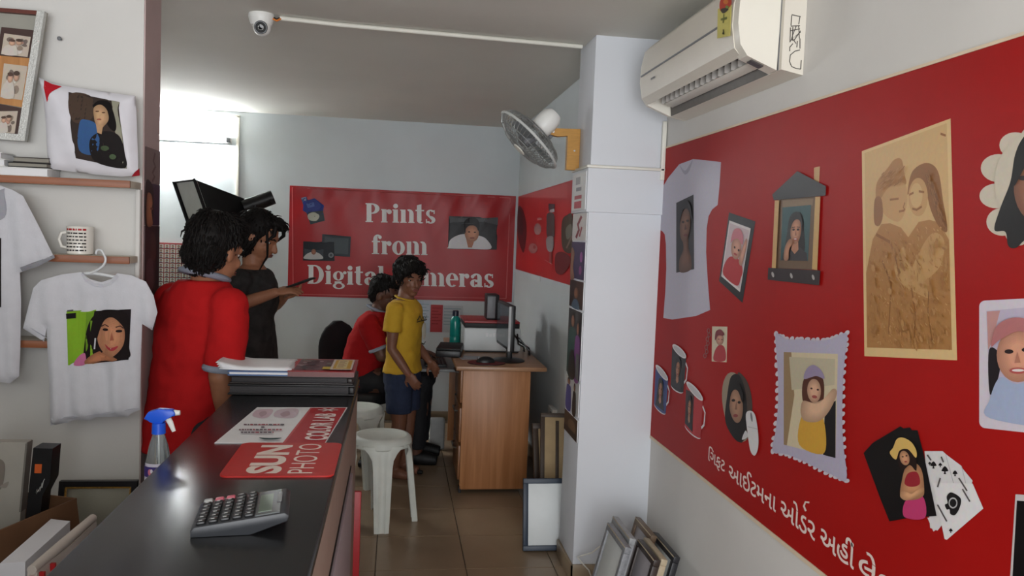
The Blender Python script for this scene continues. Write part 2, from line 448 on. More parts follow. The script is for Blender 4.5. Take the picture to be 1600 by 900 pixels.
# ================================================================== back wall banner
def wall_banner_back():
    T = thing('wall_banner', 'large red vinyl banner on the back wall with white lettering about prints', 'banner', (0, BY, .95))
    tl, tr, br, bl = [atY(x, y, BY) for x, y in ((453, 290), (806, 305), (800, 470), (449, 464))]
    x0, x1, zt, zbm = tl.x, tr.x, tl.z, bl.z+.008
    nx, nz = 60, 30; V = []; F = []
    def bump(u, v):
        w = .004*math.sin(u*40+v*6)*(v**2)+.003*math.sin(u*23)*v
        if v > .55: w += .007*max(0, math.sin(u*70+(1-v)*18))*(v-.55)*2*(1 if u > .6 or u < .15 else .35)
        return .006+w
    for j in range(nz+1):
        for i in range(nx+1):
            u, v = i/nx, j/nz; V.append((x0+(x1-x0)*u, BY-max(.0015, bump(u, v)), zbm+(zt-zbm)*v))
    for j in range(nz):
        for i in range(nx):
            a = j*(nx+1)+i; F.append((a, a+1, a+nx+2, a+nx+1))
    n0 = len(V)
    V += [(x0, BY-.0004, zbm), (x1, BY-.0004, zbm), (x1, BY-.0004, zt), (x0, BY-.0004, zt)]
    F.append((n0+3, n0+2, n0+1, n0))
    me = bpy.data.meshes.new('sheet'); me.from_pydata(V, [], F)
    link_mesh('sheet', me, pm('glossy red flex', (156, 30, 34), .36, .05, 4, .05, 14, spec=.3), T, 180)
    def onb(px, py, l):
        p = atY(px, py, BY); u = (p.x-x0)/(x1-x0); v = (p.z-zbm)/(zt-zbm)
        return Vector((p.x, BY-max(.0015, bump(u, v))-.0006-l, p.z))
    zf = zoomf(400, 270, 3.8095)
    # lettering
    for s, x_0, x_1, yb, hc in (('Prints', 652, 1074, 293, 112), ('from', 690, 1022, 483, 112), ('Digital Cameras', 308, 1420, 660, 112)):
        ps, wid = glyph_text(s)
        lay = []
        sl = 22/1112
        for p in ps:
            q = [(x_0+(x_1-x_0)*a/wid, yb+sl*((x_1-x_0)*a/wid)-b*hc) for a, b in p]
            lay.append(((226, 226, 224), zf(*q)))
        def flatten(px, py, l): return onb(px, py, .0008)
        prints('lettering', T, lay, flatten, dense=5)
    # fine double border
    def bord(k): return [(217+k, 88+k), (1512-k, 150+k), (1488-k, 748-k), (222+k, 722-k)]
    B = bord(0); L = []
    for i in range(4): L.append(((196, 96, 96), zf(*line([B[i], B[(i+1) % 4]], 5))))
    prints('border_line', T, L, onb, dense=8)
    # memory cards
    L = [((60, 70, 110), zf((268, 150), (300, 142), (330, 190), (290, 215))), ((120, 130, 150), zf((270, 150), (298, 145), (300, 165), (278, 172))),
         ((34, 48, 120), zf((285, 165), (350, 152), (405, 195), (398, 245), (330, 255), (280, 225))), ((70, 90, 150), zf((300, 185), (345, 175), (350, 200), (310, 210))),
         ((50, 60, 66), zf((300, 235), (400, 225), (410, 285), (325, 308))), ((176, 176, 160), spl(zf((310, 250), (345, 235), (378, 255), (360, 285), (318, 280))))]
    prints('memory_card_print', T, L, onb, dense=6)
    # two compact cameras
    L = [((56, 62, 68), zf((395, 365), (565, 380), (560, 500), (390, 490))), ((74, 82, 86), zf((410, 378), (552, 390), (548, 486), (405, 478))),
         ((30, 34, 40), zf((282, 408), (465, 412), (468, 525), (280, 522))), ((58, 66, 74), zf((288, 452), (402, 455), (400, 516), (288, 514))),
         ((190, 190, 188), spl(zf((290, 512), (300, 485), (340, 470), (380, 482), (396, 512)))), ((150, 100, 80), zf(*ellp(344, 470, 14, 17))), ((120, 124, 128), zf(*ellp(447, 490, 16, 16))), ((70, 74, 80), zf(*ellp(447, 490, 8, 8)))]
    prints('camera_print', T, L, onb, dense=6)
    # portrait of a man in a white shirt
    L = [((52, 54, 56), zf((1148, 258), (1440, 266), (1432, 458), (1142, 452))), ((84, 86, 88), zf((1148, 258), (1440, 266), (1438, 310), (1146, 300))),
         ((206, 206, 208), spl(zf((1144, 440), (1160, 395), (1230, 365), (1330, 375), (1375, 400), (1396, 452), (1270, 452), (1146, 450)))),
         ((170, 116, 88), zf((1245, 370), (1310, 372), (1285, 445), (1262, 445))), ((184, 132, 104), zf(*ellp(1284, 362, 42, 50))),
         ((24, 20, 20), spl(zf((1238, 335), (1240, 290), (1275, 266), (1315, 275), (1330, 310), (1322, 345), (1308, 318), (1270, 315), (1250, 330), (1246, 360)))),
         ((50, 36, 32), zf(*ellp(1268, 352, 7, 4))), ((50, 36, 32), zf(*ellp(1302, 354, 7, 4))), ((140, 84, 74), zf(*ellp(1286, 388, 14, 5)))]
    prints('portrait_print', T, L, onb, dense=6)
wall_banner_back()

# ================================================================== big gift banner on the right wall
def onR(px, py, l): return atX(px, py, WX-.004-l)
def onRb(px, py, l): return onR(px, py, l)
SKIN, SKIN2, HAIR = (176, 124, 96), (150, 100, 76), (22, 18, 18)
def portrait(qm, hair=HAIR, skin=SKIN, cloth=(40, 36, 40), bgc=(60, 70, 74), long=True, smile=True):
    """head-and-shoulders photograph inside a unit square"""
    L = [(bgc, qm((0, 0), (1, 0), (1, 1), (0, 1)))]
    if long: L.append((hair, qm(*spl([(.5, .1), (.72, .18), (.8, .45), (.86, .8), (.7, .95), (.3, .95), (.15, .8), (.2, .45), (.28, .18)]))))
    L += [(cloth, qm(*[(.04, 1), (.08, .86), (.3, .76), (.7, .76), (.93, .86), (.97, 1)])),
          (skin, qm((.4, .6), (.6, .6), (.63, .8), (.5, .88), (.37, .8))),
          (skin, qm(*ellp(.5, .45, .19, .25))),
          (hair, qm(*spl([(.29, .45), (.28, .25), (.42, .13), (.6, .13), (.73, .28), (.72, .47), (.66, .3), (.52, .24), (.38, .3)]))),
          ((40, 28, 26), qm(*ellp(.42, .43, .045, .02))), ((40, 28, 26), qm(*ellp(.58, .43, .045, .02))),
          ((60, 42, 36), qm((.36, .385), (.47, .375), (.47, .39), (.36, .4))), ((60, 42, 36), qm((.53, .375), (.64, .385), (.64, .4), (.53, .39))),
          (tuple(int(v*.82) for v in skin), qm((.5, .44), (.54, .54), (.47, .545))),
          ((160, 70, 70), qm(*ellp(.5, .605, .075, .024)))]
    if smile: L.append(((220, 210, 205), qm(*ellp(.5, .603, .05, .01))))
    return L
def gift_banner():
    T = thing('gift_banner', 'huge red gift banner with printed products and Gujarati lettering on right wall', 'banner', (WX, 2.2, .64))
    zt, zbm = 1.885, .645; y0, y1 = .7, atX(1030, 400, WX).y
    MB().lohi((WX-.004, y0, zbm), (WX-.0002, y1, zt), .001, 1).build('sheet', pm('matt red flex', (154, 18, 16), .45, .05, 3, .04, 10, spec=.12), T)
    e = MB(); e.lohi((WX-.006, y0, zbm-.012), (WX-.0002, y1+.008, zbm)).lohi((WX-.006, y1, zbm), (WX-.0002, y1+.01, zt+.004)).lohi((WX-.006, y0, zt), (WX-.0002, y1+.01, zt+.007))
    e.build('edging', m_cream, T)
    A = zoomf(1010, 220, 3.2156); Bz = zoomf(1010, 480, 3.2156); Cz = zoomf(1280, 160, 3.2156); D = zoomf(1280, 440, 3.75); Ez = zoomf(1280, 640, 3.4625)
    lav = (186, 182, 196)
    # t-shirt
    L = [(lav, A((165, 118), (235, 92), (300, 98), (375, 107), (368, 220), (358, 322), (330, 345), (312, 380), (303, 440), (300, 560), (308, 700), (320, 850), (250, 880), (130, 898), (85, 890), (95, 760), (100, 640), (98, 520), (92, 470), (82, 456), (66, 446), (70, 340), (78, 240), (110, 185))),
         ((160, 156, 172), spl(A((165, 118), (195, 150), (232, 95), (215, 152), (190, 168)))),
         ((30, 26, 28), A((150, 312), (237, 270), (240, 645), (150, 663))),
         ((108, 74, 58), spl(A((170, 660), (165, 600), (185, 545), (182, 480), (208, 480), (212, 540), (225, 590), (222, 648)))),
         ((120, 84, 66), A(*ellp(194, 425, 26, 85, 4))), ((26, 20, 22), spl(A((166, 420), (172, 330), (200, 300), (222, 330), (226, 400), (212, 350), (190, 340), (176, 370)))),
         ((44, 30, 28), A(*ellp(184, 408, 7, 6))), ((44, 30, 28), A(*ellp(207, 402, 7, 6))), ((110, 54, 52), A(*ellp(197, 474, 10, 7))), ((86, 58, 46), A((196, 415), (202, 445), (190, 447)))]
    prints('shirt_print', T, L, onR)
    # tilted black frame with a child
    q = quadmap(A((417, 400), (524, 440), (470, 760), (376, 680)))
    L = [((26, 24, 26), A((415, 360), (548, 405), (483, 815), (365, 705))), ((214, 206, 204), q((0, 0), (1, 0), (1, 1), (0, 1))),
         ((196, 178, 182), q((.05, .04), (.95, .04), (.95, .96), (.05, .96))),
         ((178, 42, 48), q(*spl([(.1, .95), (.08, .75), (.3, .58), (.7, .55), (.95, .66), (.93, .8), (.8, .95)]))), ((200, 150, 130), q(*ellp(.5, .4, .24, .18))),
         ((196, 120, 130), q(*spl([(.2, .36), (.25, .14), (.5, .07), (.72, .16), (.74, .3), (.5, .24), (.3, .3)]))), ((200, 150, 130), q(*spl([(.7, .55), (.85, .2), (.95, .25), (.88, .6)]))),
         ((60, 40, 40), q(*ellp(.42, .4, .04, .02))), ((60, 40, 40), q(*ellp(.62, .41, .04, .02))), ((170, 70, 70), q(*ellp(.5, .5, .08, .018)))]
    prints('frame_print', T, L, onR)
    # key holder shaped as a house
    q = quadmap(A((684, 335), (828, 322), (812, 604), (674, 600)))
    L = [((190, 150, 100), A((842, 135), (872, 128), (868, 212), (842, 196))), ((104, 80, 58), A((662, 292), (850, 280), (836, 648), (650, 640))),
         ((128, 104, 76), A((684, 300), (840, 290), (834, 325), (684, 336)))]
    L += portrait(q, cloth=(46, 40, 44), bgc=(40, 74, 76))
    L += [((176, 126, 98), q(*spl([(.12, .98), (.14, .75), (.3, .6), (.42, .66), (.3, .8), (.28, .98)]))),
          ((196, 158, 102), A((645, 300), (667, 299), (650, 640), (630, 638))), ((196, 158, 102), A((848, 282), (874, 280), (858, 650), (832, 645))),
          ((34, 28, 30), A((632, 270), (758, 152), (902, 228), (900, 275), (640, 298))), ((40, 26, 28), A((612, 638), (874, 652), (868, 726), (609, 698)))]
    for hx, hy in ((635, 672), (728, 678), (838, 686)): L.append(((170, 165, 160), A(*ellp(hx, hy, 6, 14, -15))))
    prints('key_holder_print', T, L, onR)
    # three mugs
    for quad, c, pc in ((((46, 300), (110, 342), (96, 548), (38, 500)), (60, 76, 130), (44, 62, 120)), (((130, 198), (202, 228), (184, 440), (122, 405)), (28, 26, 28), (40, 36, 38)), (((200, 385), (286, 440), (272, 672), (192, 610)), (176, 36, 42), (64, 36, 34))):
        q = quadmap(Bz(*quad))
        L = [((222, 216, 218), q(*ellp(.5, .93, .5, .09, 0))), (c, q((0, .03), (1, .03), (1, .94), (0, .92))), (c, q(*ellp(.5, .92, .5, .07)))]
        L += portrait(quadmap([q((.08, .1))[0], q((.85, .1))[0], q((.85, .92))[0], q((.08, .92))[0]]), bgc=pc, smile=False) if c != (176, 36, 42) else portrait(quadmap([q((0, .12))[0], q((.48, .1))[0], q((.48, .95))[0], q((0, .88))[0]]), bgc=(60, 30, 30), smile=False)
        L += [((226, 222, 222), q(*ellp(.5, .04, .5, .1, 8))), ((196, 192, 194), q(*ellp(.5, .045, .42, .07, 8))), ((220, 214, 216), q(*line([(1.0, .25), (1.16, .35), (1.14, .62), (1.0, .72)], .06)))]
        prints('mug_print', T, L, onR)
    # key ring tag
    q = quadmap(Bz((330, 96), (407, 98), (403, 277), (328, 272)))
    L = [((206, 196, 170), q((0, 0), (1, 0), (1, 1), (0, 1))), ((170, 48, 56), q(*spl([(.15, .97), (.2, .7), (.5, .52), (.85, .6), (.9, .95)]))), ((190, 140, 120), q(*ellp(.52, .36, .26, .17))),
         ((120, 40, 50), q(*spl([(.2, .4), (.25, .15), (.55, .08), (.8, .2), (.7, .26), (.4, .26)]))), ((60, 40, 40), q(*ellp(.45, .36, .04, .015))), ((60, 40, 40), q(*ellp(.66, .37, .04, .015)))]
    for k in range(7): L.append(((130, 90, 86), Bz(*bowl(312-k*3+(6 if k % 2 else 0), 118+k*21, 8, 12, 3, 3))))
    prints('key_ring_print', T, L, onR)
    # mouse pad and mouse
    L = [((150, 136, 116), Bz(*ellp(455, 502, 70, 178, -10))), ((70, 56, 48), spl(Bz((460, 328), (505, 370), (530, 460), (528, 560), (500, 650), (470, 675), (480, 520), (470, 420)))),
         ((24, 20, 20), spl(Bz((425, 350), (470, 345), (500, 440), (505, 560), (490, 660), (460, 676), (420, 630), (395, 560), (405, 450)))), ((168, 128, 104), Bz(*ellp(450, 490, 34, 92, -5))),
         ((24, 20, 20), spl(Bz((415, 500), (418, 410), (440, 385), (468, 392), (486, 440), (482, 480), (462, 425), (440, 415), (424, 440)))), ((40, 28, 26), Bz(*ellp(437, 468, 9, 7))), ((40, 28, 26), Bz(*ellp(466, 478, 8, 7))),
         ((140, 64, 64), Bz(*ellp(448, 545, 12, 8))), ((140, 100, 82), Bz((452, 470), (456, 515), (443, 514))), ((206, 204, 204), spl(Bz((480, 665), (498, 620), (510, 650)))),
         ((214, 212, 212), spl(Bz((500, 540), (520, 520), (545, 540), (560, 620), (562, 700), (545, 745), (522, 720), (508, 630)))), ((120, 118, 120), Bz(*ellp(528, 552, 5, 24, -8))), ((170, 168, 170), Bz(*line([(508, 600), (558, 612)], 3)))]
    prints('mouse_pad_print', T, L, onR)
    # ruffled photo cushion
    out = [(650, 132), (700, 160), (780, 162), (860, 168), (930, 160), (1005, 130), (1000, 220), (990, 330), (985, 450), (984, 580), (990, 700), (1005, 870), (930, 840), (850, 805), (770, 765), (700, 738), (634, 722), (650, 620), (660, 500), (662, 380), (655, 250)]
    L = []
    for i in range(len(out)):
        a, b = out[i], out[(i+1) % len(out)]
        for k in range(3):
            t = k/3; L.append(((206, 200, 206), Bz(*ellp(a[0]+(b[0]-a[0])*t+random.uniform(-4, 4), a[1]+(b[1]-a[1])*t+random.uniform(-4, 4), 11, 15, random.uniform(0, 90), 10))))
    L.append(((178, 172, 192), spl(Bz(*out), 4)))
    q = quadmap(Bz((690, 225), (962, 235), (950, 758), (690, 690)))
    L += [((206, 192, 160), q((0, 0), (1, 0), (1, 1), (0, 1))), ((150, 124, 92), q((0, 0), (.14, 0), (.2, .45), (.06, 1), (0, 1))), ((186, 176, 150), q((.1, .05), (.95, .05), (.95, .3), (.15, .4))),
          ((26, 24, 26), q((.78, .52), (.98, .45), (1, 1), (.76, 1))), ((206, 158, 60), q(*spl([(.3, .96), (.34, .66), (.55, .6), (.76, .66), (.78, .98)]))), ((84, 46, 34), q(*spl([(.36, .5), (.36, .3), (.5, .2), (.72, .24), (.76, .4), (.7, .55), (.5, .55)]))),
          ((206, 168, 138), q(*spl([(.32, .62), (.36, .5), (.55, .5), (.75, .45), (.92, .34), (1.0, .38), (.86, .56), (.66, .68), (.4, .7)]))), ((204, 160, 132), q(*ellp(.57, .38, .13, .12))), ((150, 136, 164), q(*spl([(.38, .27), (.42, .17), (.55, .12), (.7, .17), (.76, .25), (.6, .23)]))),
          ((60, 36, 32), q(*ellp(.52, .36, .022, .01))), ((60, 36, 32), q(*ellp(.64, .365, .022, .01))), ((160, 80, 74), q(*ellp(.58, .44, .05, .016)))]
    prints('cushion_print', T, L, onR)
    # engraved wooden plaque with a couple (simplified figures)
    w1, w2, w3, w4 = (200, 164, 112), (166, 118, 68), (138, 92, 50), (188, 146, 94)
    q = quadmap([(1348, 237), (1484, 187), (1494, 560), (1352, 554)])
    L = [((214, 182, 130), q((-.01, -.004), (1.01, -.004), (1.01, 1.008), (-.01, 1.008))), (w1, q((.02, .01), (.965, .01), (.96, .965), (.02, .965))),
         (w2, q(*[(.02, .965), (.02, .6), (.1, .44), (.2, .375), (.3, .38), (.42, .41), (.5, .46), (.62, .4), (.74, .4), (.85, .42), (.955, .5), (.955, .965)])),
         (w3, q(*spl([(.5, .26), (.56, .17), (.72, .15), (.85, .2), (.9, .33), (.94, .46), (.85, .44), (.76, .36), (.68, .24), (.54, .26)]))),
         (w4, q(*ellp(.62, .29, .11, .085, 8))), (w1, q(*ellp(.6, .28, .07, .055, 8))),
         (w2, q(*spl([(.14, .24), (.16, .17), (.28, .12), (.36, .09), (.44, .1), (.47, .17), (.48, .22), (.3, .22), (.15, .27)]))),
         (w4, q(*spl([(.2, .26), (.3, .21), (.46, .21), (.5, .27), (.47, .34), (.4, .38), (.3, .36), (.22, .32)]))), (w3, q(*spl([(.13, .25), (.2, .25), (.22, .33), (.18, .38), (.12, .36)]))),
         (w4, q(*spl([(.64, .52), (.78, .46), (.9, .5), (.86, .6), (.7, .66), (.56, .7), (.5, .64)]))), (w4, q(*spl([(.34, .58), (.44, .5), (.5, .58), (.7, .66), (.74, .74), (.6, .72), (.4, .66)]))),
         (w3, q(*line([(.14, .42), (.3, .47), (.4, .62)], .015))), (w3, q(*line([(.2, .55), (.3, .66), (.26, .9)], .014))), (w3, q(*line([(.52, .68), (.56, .8), (.54, .94)], .014))), (w3, q(*line([(.72, .68), (.7, .8), (.74, .93)], .012))),
         (w3, q(*line([(.52, .27), (.57, .265)], .01))), (w3, q(*line([(.63, .265), (.69, .275)], .01))), (w3, q(*line([(.55, .335), (.6, .345), (.66, .335)], .01))), (w3, q(*line([(.3, .27), (.4, .275)], .01))), (w3, q(*line([(.47, .3), (.45, .32), (.47, .335)], .01))), (w3, q(*line([(.4, .335), (.46, .335)], .01))),
         (w3, q(*line([(.89, .045), (.95, .06)], .01)))]
    cl = [(.03, .95), (.03, .6), (.1, .45), (.2, .385), (.42, .42), (.5, .47), (.62, .41), (.85, .43), (.945, .5), (.945, .95)]
    for k in range(420):
        u, v = random.uniform(.04, .94), random.uniform(.38, .95)
        if inside((u, v), cl):
            a_ = random.gauss(1.2, .5); l_ = random.uniform(.015, .04); L.append((random.choice(((148, 100, 56), (184, 138, 86), (158, 110, 62), (194, 152, 100))), q(*line([(u, v), (u+l_*math.cos(a_)*.9, v+l_*math.sin(a_)*.5)], .005))))
    for k in range(60):
        t = random.random(); u, v = .72+.18*t+random.uniform(-.03, .02), .18+.24*t+random.uniform(-.015, .015); L.append((random.choice(((120, 78, 42), (160, 112, 66))), q(*line([(u, v), (u+.02, v+.03)], .005))))
    for k in range(50):
        u, v = random.uniform(.18, .45), random.uniform(.14, .215); L.append((random.choice(((150, 104, 60), (180, 134, 84))), q(*line([(u, v), (u+.03, v-.008)], .005))))
    for k in range(90):
        u, v = random.uniform(.05, .92), random.uniform(.5, .95); L.append((random.choice(((154, 106, 60), w2, (176, 130, 80))), q(*ellp(u, v, random.uniform(.01, .035), random.uniform(.004, .018), random.uniform(0, 90), 7))))
    prints('wood_plaque_print', T, L, onRb)
    # petal-edged picture at the right edge
    pet = (200, 190, 172)
    L = []
    for cx, cy, rx, ry in ((985, 215, 80, 65), (900, 330, 88, 70), (890, 470, 85, 62), (920, 600, 80, 70), (1000, 640, 70, 80), (1100, 180, 90, 70), (1110, 660, 90, 70), (1080, 400, 200, 240)): L.append((pet, Cz(*ellp(cx, cy, rx, ry))))
    L += [(HAIR, spl(Cz((1120, 90), (1030, 170), (985, 260), (960, 400), (910, 530), (880, 640), (935, 650), (950, 720), (990, 730), (1060, 680), (1200, 700), (1240, 400), (1220, 160)))), ((140, 92, 70), Cz(*ellp(1100, 440, 122, 170, -5))), ((36, 26, 24), Cz(*ellp(1025, 380, 26, 12))), ((36, 26, 24), Cz(*ellp(1130, 385, 26, 12))),
          (HAIR, spl(Cz((980, 420), (990, 320), (1060, 240), (1160, 240), (1230, 330), (1150, 290), (1060, 290)))), ((150, 66, 62), Cz(*ellp(1080, 530, 40, 14)))]
    prints('petal_frame_print', T, L, onR)
    # rounded white frame, woman in pale blue
    def rr(x0, y0, x1, y1, r):
        o = []
        for cx, cy, a in ((x1-r, y1-r, 0), (x0+r, y1-r, 90), (x0+r, y0+r, 180), (x1-r, y0+r, 270)): o += ellp(cx, cy, r, r, 0, 5, a, a+90)
        return o
    L = [((206, 198, 208), [(x, y+(x-1530)*-.05+((y-470)/200)*(x-1530)*.16) for x, y in rr(1530, 470, 1655, 668, 9)]), ((186, 176, 196), D(*[(978, 172), (1400, 135), (1440, 860), (1005, 800)])),
         ((188, 140, 136), D((982, 175), (1060, 170), (1010, 360), (990, 400))), ((30, 24, 28), spl(D((995, 400), (1060, 430), (1050, 560), (1000, 660)))), ((160, 172, 200), spl(D((1000, 800), (1000, 690), (1060, 560), (1160, 600), (1330, 560), (1430, 640), (1440, 850)))),
         ((204, 146, 120), D(*ellp(1165, 430, 125, 160))), ((176, 112, 112), spl(D((1008, 380), (1040, 260), (1150, 210), (1280, 250), (1310, 360), (1180, 290), (1060, 340)))), ((44, 30, 30), D(*ellp(1112, 410, 26, 13))), ((44, 30, 30), D(*ellp(1212, 400, 26, 13))),
         ((180, 84, 80), D(*ellp(1165, 522, 50, 18))), ((226, 216, 212), D(*ellp(1165, 520, 36, 8))), ((176, 118, 98), D((1160, 410), (1180, 475), (1145, 477)))]
    prints('rounded_frame_print', T, L, onR)
    # playing cards
    L = []
    wc = (214, 212, 212)
    for c in (((570, 225), (668, 225), (690, 245), (760, 700 - 200), (640, 655), (600, 640)), ((600, 240), (690, 245), (770, 305), (700, 560), (620, 560)), ((640, 260), (760, 300), (830, 385), (760, 600), (640, 590))): L.append((wc, Ez(*c))); 
    L += [((170, 168, 170), Ez(*line([(685, 245), (760, 520)], 3))), ((170, 168, 170), Ez(*line([(770, 305), (800, 430)], 3))), (wc, Ez((585, 585), (640, 580), (640, 645), (618, 660))),
          ((222, 220, 220), Ez((615, 395), (830, 400), (888, 535), (690, 705), (678, 700)))]
    for cx, cy, s in ((618, 300, .5), (680, 328, .55), (655, 300, .3), (735, 345, .4), (598, 292, .25), (712, 655, .3)):
        L.append(((26, 24, 26), spl(Ez((cx, cy-40*s), (cx+34*s, cy+4*s), (cx+6*s, cy+14*s), (cx+12*s, cy+36*s), (cx-12*s, cy+36*s), (cx-6*s, cy+14*s), (cx-34*s, cy+4*s)), 4)))
    L.append(((30, 28, 30), spl(Ez((715, 448), (765, 480), (760, 530), (735, 570), (710, 565), (705, 540), (690, 540), (680, 515), (695, 505), (690, 470)), 5)))
    L.append(((180, 178, 178), Ez(*bowl(724, 505, 24, 30, 6, 8))))
    for a, b in (((755, 370), (800, 440)), ((775, 430), (815, 498)), ((640, 515), (690, 605)), ((655, 370), (640, 420)), ((585, 245), (605, 275)), ((660, 255), (672, 285))): L.append(((90, 84, 84), Ez(*line([a, b], 8))))
    for k, (x, y) in enumerate(((430, 92), (470, 96), (490, 100))):
        pass
    L.append(((18, 16, 17), Ez((240, 235), (290, 180), (440, 90), (455, 102), (492, 96), (500, 112), (532, 112), (565, 240), (635, 575), (470, 588), (380, 605), (330, 480))))
    L += [((190, 60, 110), spl(Ez((460, 580), (470, 490), (560, 470), (572, 585)))), ((190, 138, 100), spl(Ez((440, 470), (448, 380), (470, 310), (520, 290), (555, 330), (568, 420), (560, 470), (500, 490)))), ((150, 40, 50), spl(Ez((462, 400), (480, 345), (530, 340), (545, 400), (500, 418)))),
          ((206, 156, 116), spl(Ez((438, 470), (450, 440), (500, 455), (555, 420), (566, 440), (520, 475), (470, 492)))), ((36, 22, 20), spl(Ez((428, 290), (430, 230), (480, 210), (520, 250), (525, 330), (490, 300), (450, 330)))), ((196, 144, 108), Ez(*ellp(462, 262, 26, 40, -15))), ((212, 176, 100), spl(Ez((382, 235), (400, 205), (420, 160), (455, 152), (500, 178), (526, 225), (522, 260), (480, 215), (435, 222), (415, 270)))),
          ((40, 26, 24), Ez(*ellp(452, 255, 5, 4))), ((40, 26, 24), Ez(*ellp(472, 250, 5, 4))), ((150, 60, 60), Ez(*ellp(468, 282, 8, 4)))]
    prints('playing_card_print', T, L, onRb)
    # dark screen print at the corner
    L = [((196, 190, 190), Ez((1062, 458), (1250, 470), (1240, 1100), (1020, 1100))), ((16, 15, 16), Ez((1070, 492), (1240, 505), (1230, 1090), (1035, 1090)))]
    prints('phone_print', T, L, onR)
    # Gujarati lettering
    F6 = zoomf(1080, 660, 3.75)
    ink = pm('white lettering ink', (226, 208, 200), .5, .02, 40)
    pa = [atX(*F6(p)[0], WX) for p in ((107, 228), (205, 292), (228, 300), (505, 520), (532, 530), (735, 690), (766, 690), (965, 845), (992, 850), (1240, 1030))]
    zl = .725
    import itertools
    words = (('\u0ABF\u0A97\u0AAB\u0A9F', 0, .064), ('\u0A86\u0A88\u0A9F\u0AAE\u0AA8\u0ABE', 2, .066), ('\u0A93\u0AA1\u0AB0', 4, .07), ('\u0A85\u0AB9\u0AC0\u0A82', 6, .07), ('\u0AB2\u0AC7\u0AB5\u0ABE\u0AAE\u0ABE\u0A82', 8, .066))
    zbase = atX(*F6((310, 365))[0], WX).z
    for wd, i, h in words:
        ya, yb = pa[i].y, pa[i+1].y
        if i == 8: yb = ya-(ya-yb)*1.75
        text_mesh('lettering', wd, (WX-.0052, ya, zbase-.012), (0, -1, 0), (0, 0, 1), ya-yb, h if i not in (2,) else h, ink, T, .012)
    # the hook over the third word
    k = [atX(*F6(p)[0], WX-.0052) for p in ((648, 505), (662, 470), (690, 468), (688, 478))]
    prints('lettering', T, [((226, 208, 200), F6(*line([(672, 520), (660, 490), (670, 466), (692, 470)], 11)))], onR)
gift_banner()

# ================================================================== counter
CT, CX0, CX1, CY0, CY1 = .93, -.525, -.122, .55, 3.06
m_gran = pm('black polished counter', (30, 31, 33), .24, .25, 160, spec=.5)
m_beige = pm('beige laminate', (150, 128, 116), .5, .04, 12)
m_lilac = pm('pale lilac laminate', (168, 156, 164), .45, .03, 12)
def counter():
    T = thing('shop_counter', 'long shop counter with black top and beige laminate side', 'counter', (-.32, 1.8, 0))
    MB().lohi((CX0, CY0, CT-.028), (CX1, CY1, CT), .006, 3).build('countertop', m_gran, T)
    MB().lohi((CX0+.03, CY0+.02, 0), (CX1-.006, CY1-.02, CT-.028), .003).build('body', m_beige, T)
    d = MB().lohi((CX1-.006, CY0+.06, .12), (CX1+.004, 2.62, .70), .003).build('panel', m_lilac, T)
    MB().lohi((CX1-.008, CY0+.04, .705), (CX1-.003, 2.66, .712)).build('groove', m_dark, T)
    k = MB().lohi((CX1+.004, 1.62, .60), (CX1+.012, 1.68, .63), .004).build('lock', m_chrome, d)
    MB().lohi((CX0-.11, 2.04, .742), (CX0+.03, 2.62, .765), .003).build('side_ledge', pm('ledge laminate', (120, 104, 92), .5, .05, 20), T)
    MB().lohi((CX0-.118, 2.04, .738), (CX0-.11, 2.62, .79), .002).build('ledge_edge', wood('yellow edge wood', (150, 118, 62), (186, 152, 88), .5, (30, 2, 30)), T)
    return T
counter()
o = MB().lohi((-.175, 3.075, 0), (-.105, 3.095, .49), .003).build('red_board', pm('red laminate', (168, 34, 40), .4, .04, 10))
tag(o, 'narrow red board standing at the far end of the counter', 'board')

# albums, folder, papers and magazine stacked on the counter
def album(zz, dx, dy, w_, l_, h, label, cov, cat='album'):
    x0, y0 = -.535+dx, 2.725+dy
    T = thing('photo_album', label, cat, (x0+w_/2, y0+l_/2, zz), group='albums stacked on the counter')
    MB().lohi((x0, y0, zz), (x0+w_, y0+l_, zz+.005), .002).build('back_cover', cov, T)
    MB().lohi((x0+.006, y0+.006, zz+.005), (x0+w_-.02, y0+l_-.006, zz+h-.006), .001).build('pages', pm('dark album pages', (52, 50, 52), .7, .2, 80, stretch=(1, 1, 30)), T)
    MB().lohi((x0, y0, zz+h-.006), (x0+w_, y0+l_, zz+h), .002).build('front_cover', cov, T)
    MB().lohi((x0+w_-.02, y0, zz+.004), (x0+w_, y0+l_, zz+h-.005), .006, 3).build('spine', cov, T)
    return zz+h+.0006
m_alb = pm('black album leatherette', (24, 23, 25), .42, .15, 60, .2, 200)
m_alb2 = pm('brown black album cover', (44, 38, 38), .4, .12, 60, .2, 200)
z_ = album(CT+.0006, .0, .0, .41, .29, .035, 'thick black photo album, lowest of the stack on the counter', m_alb)
z_ = album(z_, .004, .006, .40, .28, .028, 'dark brown photo album second from the bottom of the counter stack', m_alb2)
ZS = z_
T = thing('blue_folder', 'blue folder lying on the black albums under white sheets', 'folder', (-.42, 2.86, ZS))
MB().lohi((-.535, 2.72, ZS), (-.335, 2.96, ZS+.004), .001).lohi((-.535, 2.72, ZS+.012), (-.335, 2.96, ZS+.015), .001).lohi((-.535, 2.95, ZS), (-.335, 2.96, ZS+.015), .001).build('cover', pm('blue card', (74, 104, 150), .45, .05, 20), T)
MB().lohi((-.53, 2.726, ZS+.0042), (-.34, 2.949, ZS+.0118)).build('pages', m_paper, T)
T = thing('paper_sheets', 'curled white paper sheets on the blue folder', 'papers', (-.44, 2.84, ZS+.016))
